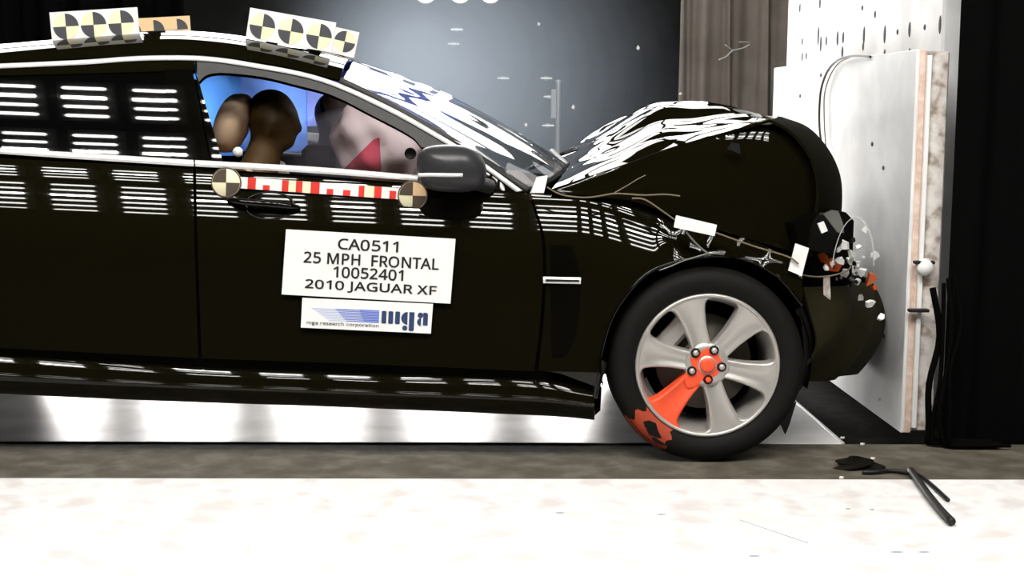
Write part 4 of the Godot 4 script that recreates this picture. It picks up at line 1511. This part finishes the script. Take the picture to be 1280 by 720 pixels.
func tags_and_wires() -> void:
	var quad_tag := func(pts: Array, z: float) -> ArrayMesh:
		var o := PackedVector2Array()
		for p in pts:
			var q := at(p[0], p[1], z)
			o.append(Vector2(q.x, q.y))
		return prism(o, 0.004, Transform3D(Basis.IDENTITY, Vector3(0, 0, z)))
	single("white_tag", quad_tag.call([[845, 269], [896, 281], [893, 295], [842, 284]], 0.03), M.white, "white rectangular tag tilted on the crumpled wing above the wheel", "tag")
	single("white_tag", quad_tag.call([[994, 304], [1011, 310], [1002, 345], [985, 338]], 0.01), M.white, "white upright tag dangling in front of the wheel arch below the headlamp", "tag")
	single("white_strip", quad_tag.call([[1029, 345], [1037, 346], [1038, 372], [1035, 404], [1026, 403], [1029, 372]], -0.1), M.concrete_post, "narrow bent white strip hanging beside the crushed bumper", "strip")
	var n := 0
	for w in [
		[[684, 234], [696, 241], [709, 245], [732, 247], [750, 245], [768, 242], [790, 243], [807, 244], [830, 243], [850, 245]],
		[[768, 241], [784, 232], [797, 224], [807, 219]],
		[[790, 248], [807, 250], [834, 268], [845, 275], [870, 283], [895, 291], [940, 307], [985, 321], [998, 330]],
		[[858, 290], [866, 300], [876, 310], [887, 318]],
		[[824, 338], [838, 333], [852, 327], [867, 322], [887, 317], [905, 318]],
		[[996, 342], [1010, 345], [1025, 346], [1042, 344], [1058, 339], [1064, 333]],
	]:
		var path := []
		for q in w: path.append(at(q[0], q[1], 0.022 if n not in [1, 5] else (-0.01 if n == 1 else -0.05)))
		single("wire", tube_mesh(smooth(path, 4), [0.003, 0.0022, 0.0032, 0.004, 0.0026, 0.003][n], 6), [M.wire, M.wire, M.wire, M.steel, M.steel, M.wire][n], [
			"long grey wire sagging along the seam under the folded bonnet", "short wire branching up from the long one onto the bonnet side", "taut wire running from the tilted tag to the upright tag",
			"short bright metal sliver below the tilted white tag", "thin bent bright strip curving along the top of the wheel arch", "loose wire curving from the upright tag to the broken lamp"][n], "wire")
		n += 1


func debris() -> void:
	# clear lens cover thrown off the headlamp
	var c := at(1062, 318, 0.0)
	var rows := []
	for j in 9:
		var row := []
		for i in 21:
			var a := lerpf(0.1, PI - 0.15, i / 20.0)
			var v := j / 8.0
			row.append(c + Vector3(-cos(a) * 0.07 + 0.025 * v, sin(a) * 0.19 - 0.06 - 0.01 * v, 0.05 - 0.1 * v + 0.02 * sin(a)))
		rows.append(row)
	single("lamp_lens", sheet(rows, Vector3.BACK, 0.003), M.clear, "clear curved headlamp lens thrown against the barrier", "lens")
	var bits := [[1056, 307, 9, "white"], [1063, 320, 8, "chrome"], [1050, 326, 7, "chrome"], [1070, 330, 7, "chrome"], [1077, 338, 9, "white"], [1040, 330, 14, "amber"], [1028, 323, 10, "amber"], [1088, 348, 11, "amber"], [1092, 320, 7, "chrome"], [1086, 378, 9, "white"], [1100, 397, 6, "white"], [1073, 352, 6, "chrome"], [1074, 372, 5, "chrome"], [1046, 312, 6, "chrome"], [1081, 286, 6, "white"], [1058, 340, 8, "chrome"], [1045, 376, 5, "clear"], [1092, 360, 5, "amber"]]
	var where := ["topmost white shard above the spilled lamp parts", "chrome shard in the middle of the lamp debris", "chrome shard touching the amber lamp piece", "chrome shard right of the middle of the debris", "large white shard low in the lamp debris", "largest amber piece beside the upright tag", "amber piece tucked behind the upright white tag", "reddish amber shard against the barrier at right", "chrome shard at the right edge of the clear lens", "white triangular shard on the lower barrier face", "white shard lowest on the barrier face", "small chrome shard below the large white shard", "small chrome shard between the bumper and the barrier", "chrome shard under the dark headlamp", "white glint shard on the rim of the clear lens", "chrome shard just above the hanging strip", "clear shard below the hanging strip's top", "small reddish shard below the larger amber one on the barrier"]
	for k in bits.size():
		var b: Array = bits[k]
		var p := at(b[0], b[1], -0.06 - 0.012 * k)
		p.x = minf(p.x, 0.765)
		var r: float = b[2] * 0.0021
		var q := PackedVector2Array()
		var m := 5 + k % 3
		for e in m: q.append(Vector2(cos(TAU * e / m), sin(TAU * e / m)) * r * rng.randf_range(0.55, 1.3))
		single("lamp_shard", prism(q, 0.012, Transform3D(Basis.from_euler(Vector3(rng.randf_range(-0.6, 0.6), rng.randf_range(-0.8, 0.8), rng.randf() * TAU)), p)), {"white": M.white, "chrome": M.chrome, "amber": M.amber, "clear": M.clear}[b[3]], where[k], "shard", "shards of the broken headlamp")
	for k in 26:
		var a := rng.randf() * TAU
		var d := sqrt(rng.randf())
		var p := at(1058 + cos(a) * 30 * d, 325 + sin(a) * 30 * d, rng.randf_range(-0.2, -0.03))
		var q := PackedVector2Array()
		var r := rng.randf_range(0.005, 0.012)
		for e in 5: q.append(Vector2(cos(TAU * e / 5), sin(TAU * e / 5)) * r * rng.randf_range(0.6, 1.4))
		single("lamp_splinter", prism(q, 0.008, Transform3D(Basis.from_euler(Vector3(rng.randf_range(-0.8, 0.8), rng.randf_range(-0.8, 0.8), a)), p)), [M.white, M.chrome, M.steel, M.trim, M.trim][k % 5], "tiny splinter in the cluster of headlamp debris between bonnet and barrier", "splinter", "splinters of the broken headlamp")
	# bits in the air
	var air := [[797, 60, 4, "tiny white fragment flying high before the dark wall"], [716, 134, 4, "tiny white fragment flying right of the steel post"], [673, 30, 3, "tiny white fragment flying up in the smoke"], [657, 156, 3, "tiny white fragment flying just above the windscreen"], [850, 117, 2, "tiny white fragment flying just above the bonnet's peak"]]
	for b in air:
		var p := at(b[0], b[1], -1.2)
		single("flying_fragment", prism(outline([[-0.006, -0.002], [0.0, 0.003 * b[2]], [0.007, 0.002], [0.002, -0.002 * b[2]]]), 0.006, Transform3D(Basis.from_euler(Vector3(0.3, 0.4, rng.randf())), p)), M.white, b[3], "fragment", "fragments in the air")
	var tw := thing("torn_trim", "thin forked pale strip of torn trim flying before the curtain", "trim piece", at(916, 64, -1.0))
	part("strip", tube_mesh([at(899, 75, -1.0), at(908, 71, -1.0), at(916, 63, -1.0), at(930, 60, -1.0), at(937, 56, -1.0)], 0.004, 6), M.steel, tw)
	part("branch", tube_mesh([at(916, 63, -1.0), at(906, 56, -1.0)], 0.0035, 6), M.steel, tw)
	part("tip", tube_mesh([at(938, 53, -1.0), at(924, 52.5, -1.0)], 0.003, 6), M.steel, tw)
	# fallen lump and hose on the floor
	var rr := []
	var lc := on_floor(1072, 584)
	for j in 11:
		var row := []
		for i in 25:
			var a := PI * 0.5 * j / 10.0
			var t := TAU * i / 24.0
			var k := 1.0 + 0.2 * sin(t * 3.0 + j) + 0.1 * sin(t * 7.0)
			row.append(lc + Vector3(cos(t) * cos(a) * 0.075 * k, sin(a) * 0.03 * (1.0 + 0.3 * sin(t * 2.0)), sin(t) * cos(a) * 0.05 * k))
		rr.append(row)
	single("debris_lump", round_sheet(rr), M.pit, "dark lump of debris lying on the strip in front of the barrier", "debris")
	var path := []
	for q in [[1078, 590], [1095, 590], [1112, 588], [1130, 590], [1148, 594], [1162, 604], [1185, 625]]:
		path.append(on_floor(q[0], q[1], 0.008))
	single("floor_cable", tube_mesh(smooth(path, 4), 0.007, 8), M.cable, "black cable lying on the floor from the debris lump to the right", "cable")
	path = []
	for q in [[1138, 588], [1150, 604], [1163, 622], [1178, 640], [1190, 652]]:
		path.append(on_floor(q[0], q[1], 0.016))
	single("floor_hose", tube_mesh(smooth(path, 4), 0.012, 8), M.cable, "thick dark hose lying diagonally on the floor at far right", "hose")
	var n := 0
	for q in [[1053, 548, "left"], [1078, 556, "middle"], [1091, 574, "right"], [1052, 598, "front"], [1144, 597, "cable side"]]:
		var p := on_floor(q[0], q[1])
		single("glass_crumb", prism(outline([[-0.009, -0.004], [0.002, -0.007], [0.009, 0.003], [-0.004, 0.007]]), 0.006, Transform3D(Basis(Vector3.RIGHT, -PI / 2), p)), M.white, "small pale crumb of broken glass on the floor, %s of the dark lump" % ["behind and left", "right behind", "behind and right", "in front", "far right"][n], "crumb", "glass crumbs on the floor")
		n += 1


func puff(parent: Node3D, c: Vector3, size: Vector3, density: float, color: Color) -> void:
	var f := FogVolume.new()
	f.shape = RenderingServer.FOG_VOLUME_SHAPE_ELLIPSOID
	f.size = size
	var m := FogMaterial.new()
	m.density = density
	m.albedo = color
	f.material = m
	f.name = "puff"
	parent.add_child(f, true)
	f.position = c - parent.position


func smoke() -> void:
	var c := at(525, 70, -2.9)
	var o := thing("smoke_cloud", "pale bluish smoke cloud hanging behind the windscreen", "smoke", c, "", "stuff")
	for k in 14:
		puff(o, c + Vector3(0.022 * k, -0.012 * k, 0), Vector3(0.4 + 0.15 * k, 0.36 + 0.14 * k, 0.8 + 0.06 * k), lerpf(0.064, 0.009, k / 13.0), Color(0.87, 0.93, 1.0))
	c = at(445, 178, MID)
	o = thing("smoke_cloud", "pale airbag smoke filling the front of the cabin", "smoke", c, "", "stuff")
	for k in 3:
		puff(o, c + Vector3(0.05 * k, -0.02 * k, 0), Vector3(0.4 + 0.2 * k, 0.24 + 0.07 * k, 0.8 + 0.2 * k), 0.6, Color(0.93, 0.92, 1.0))
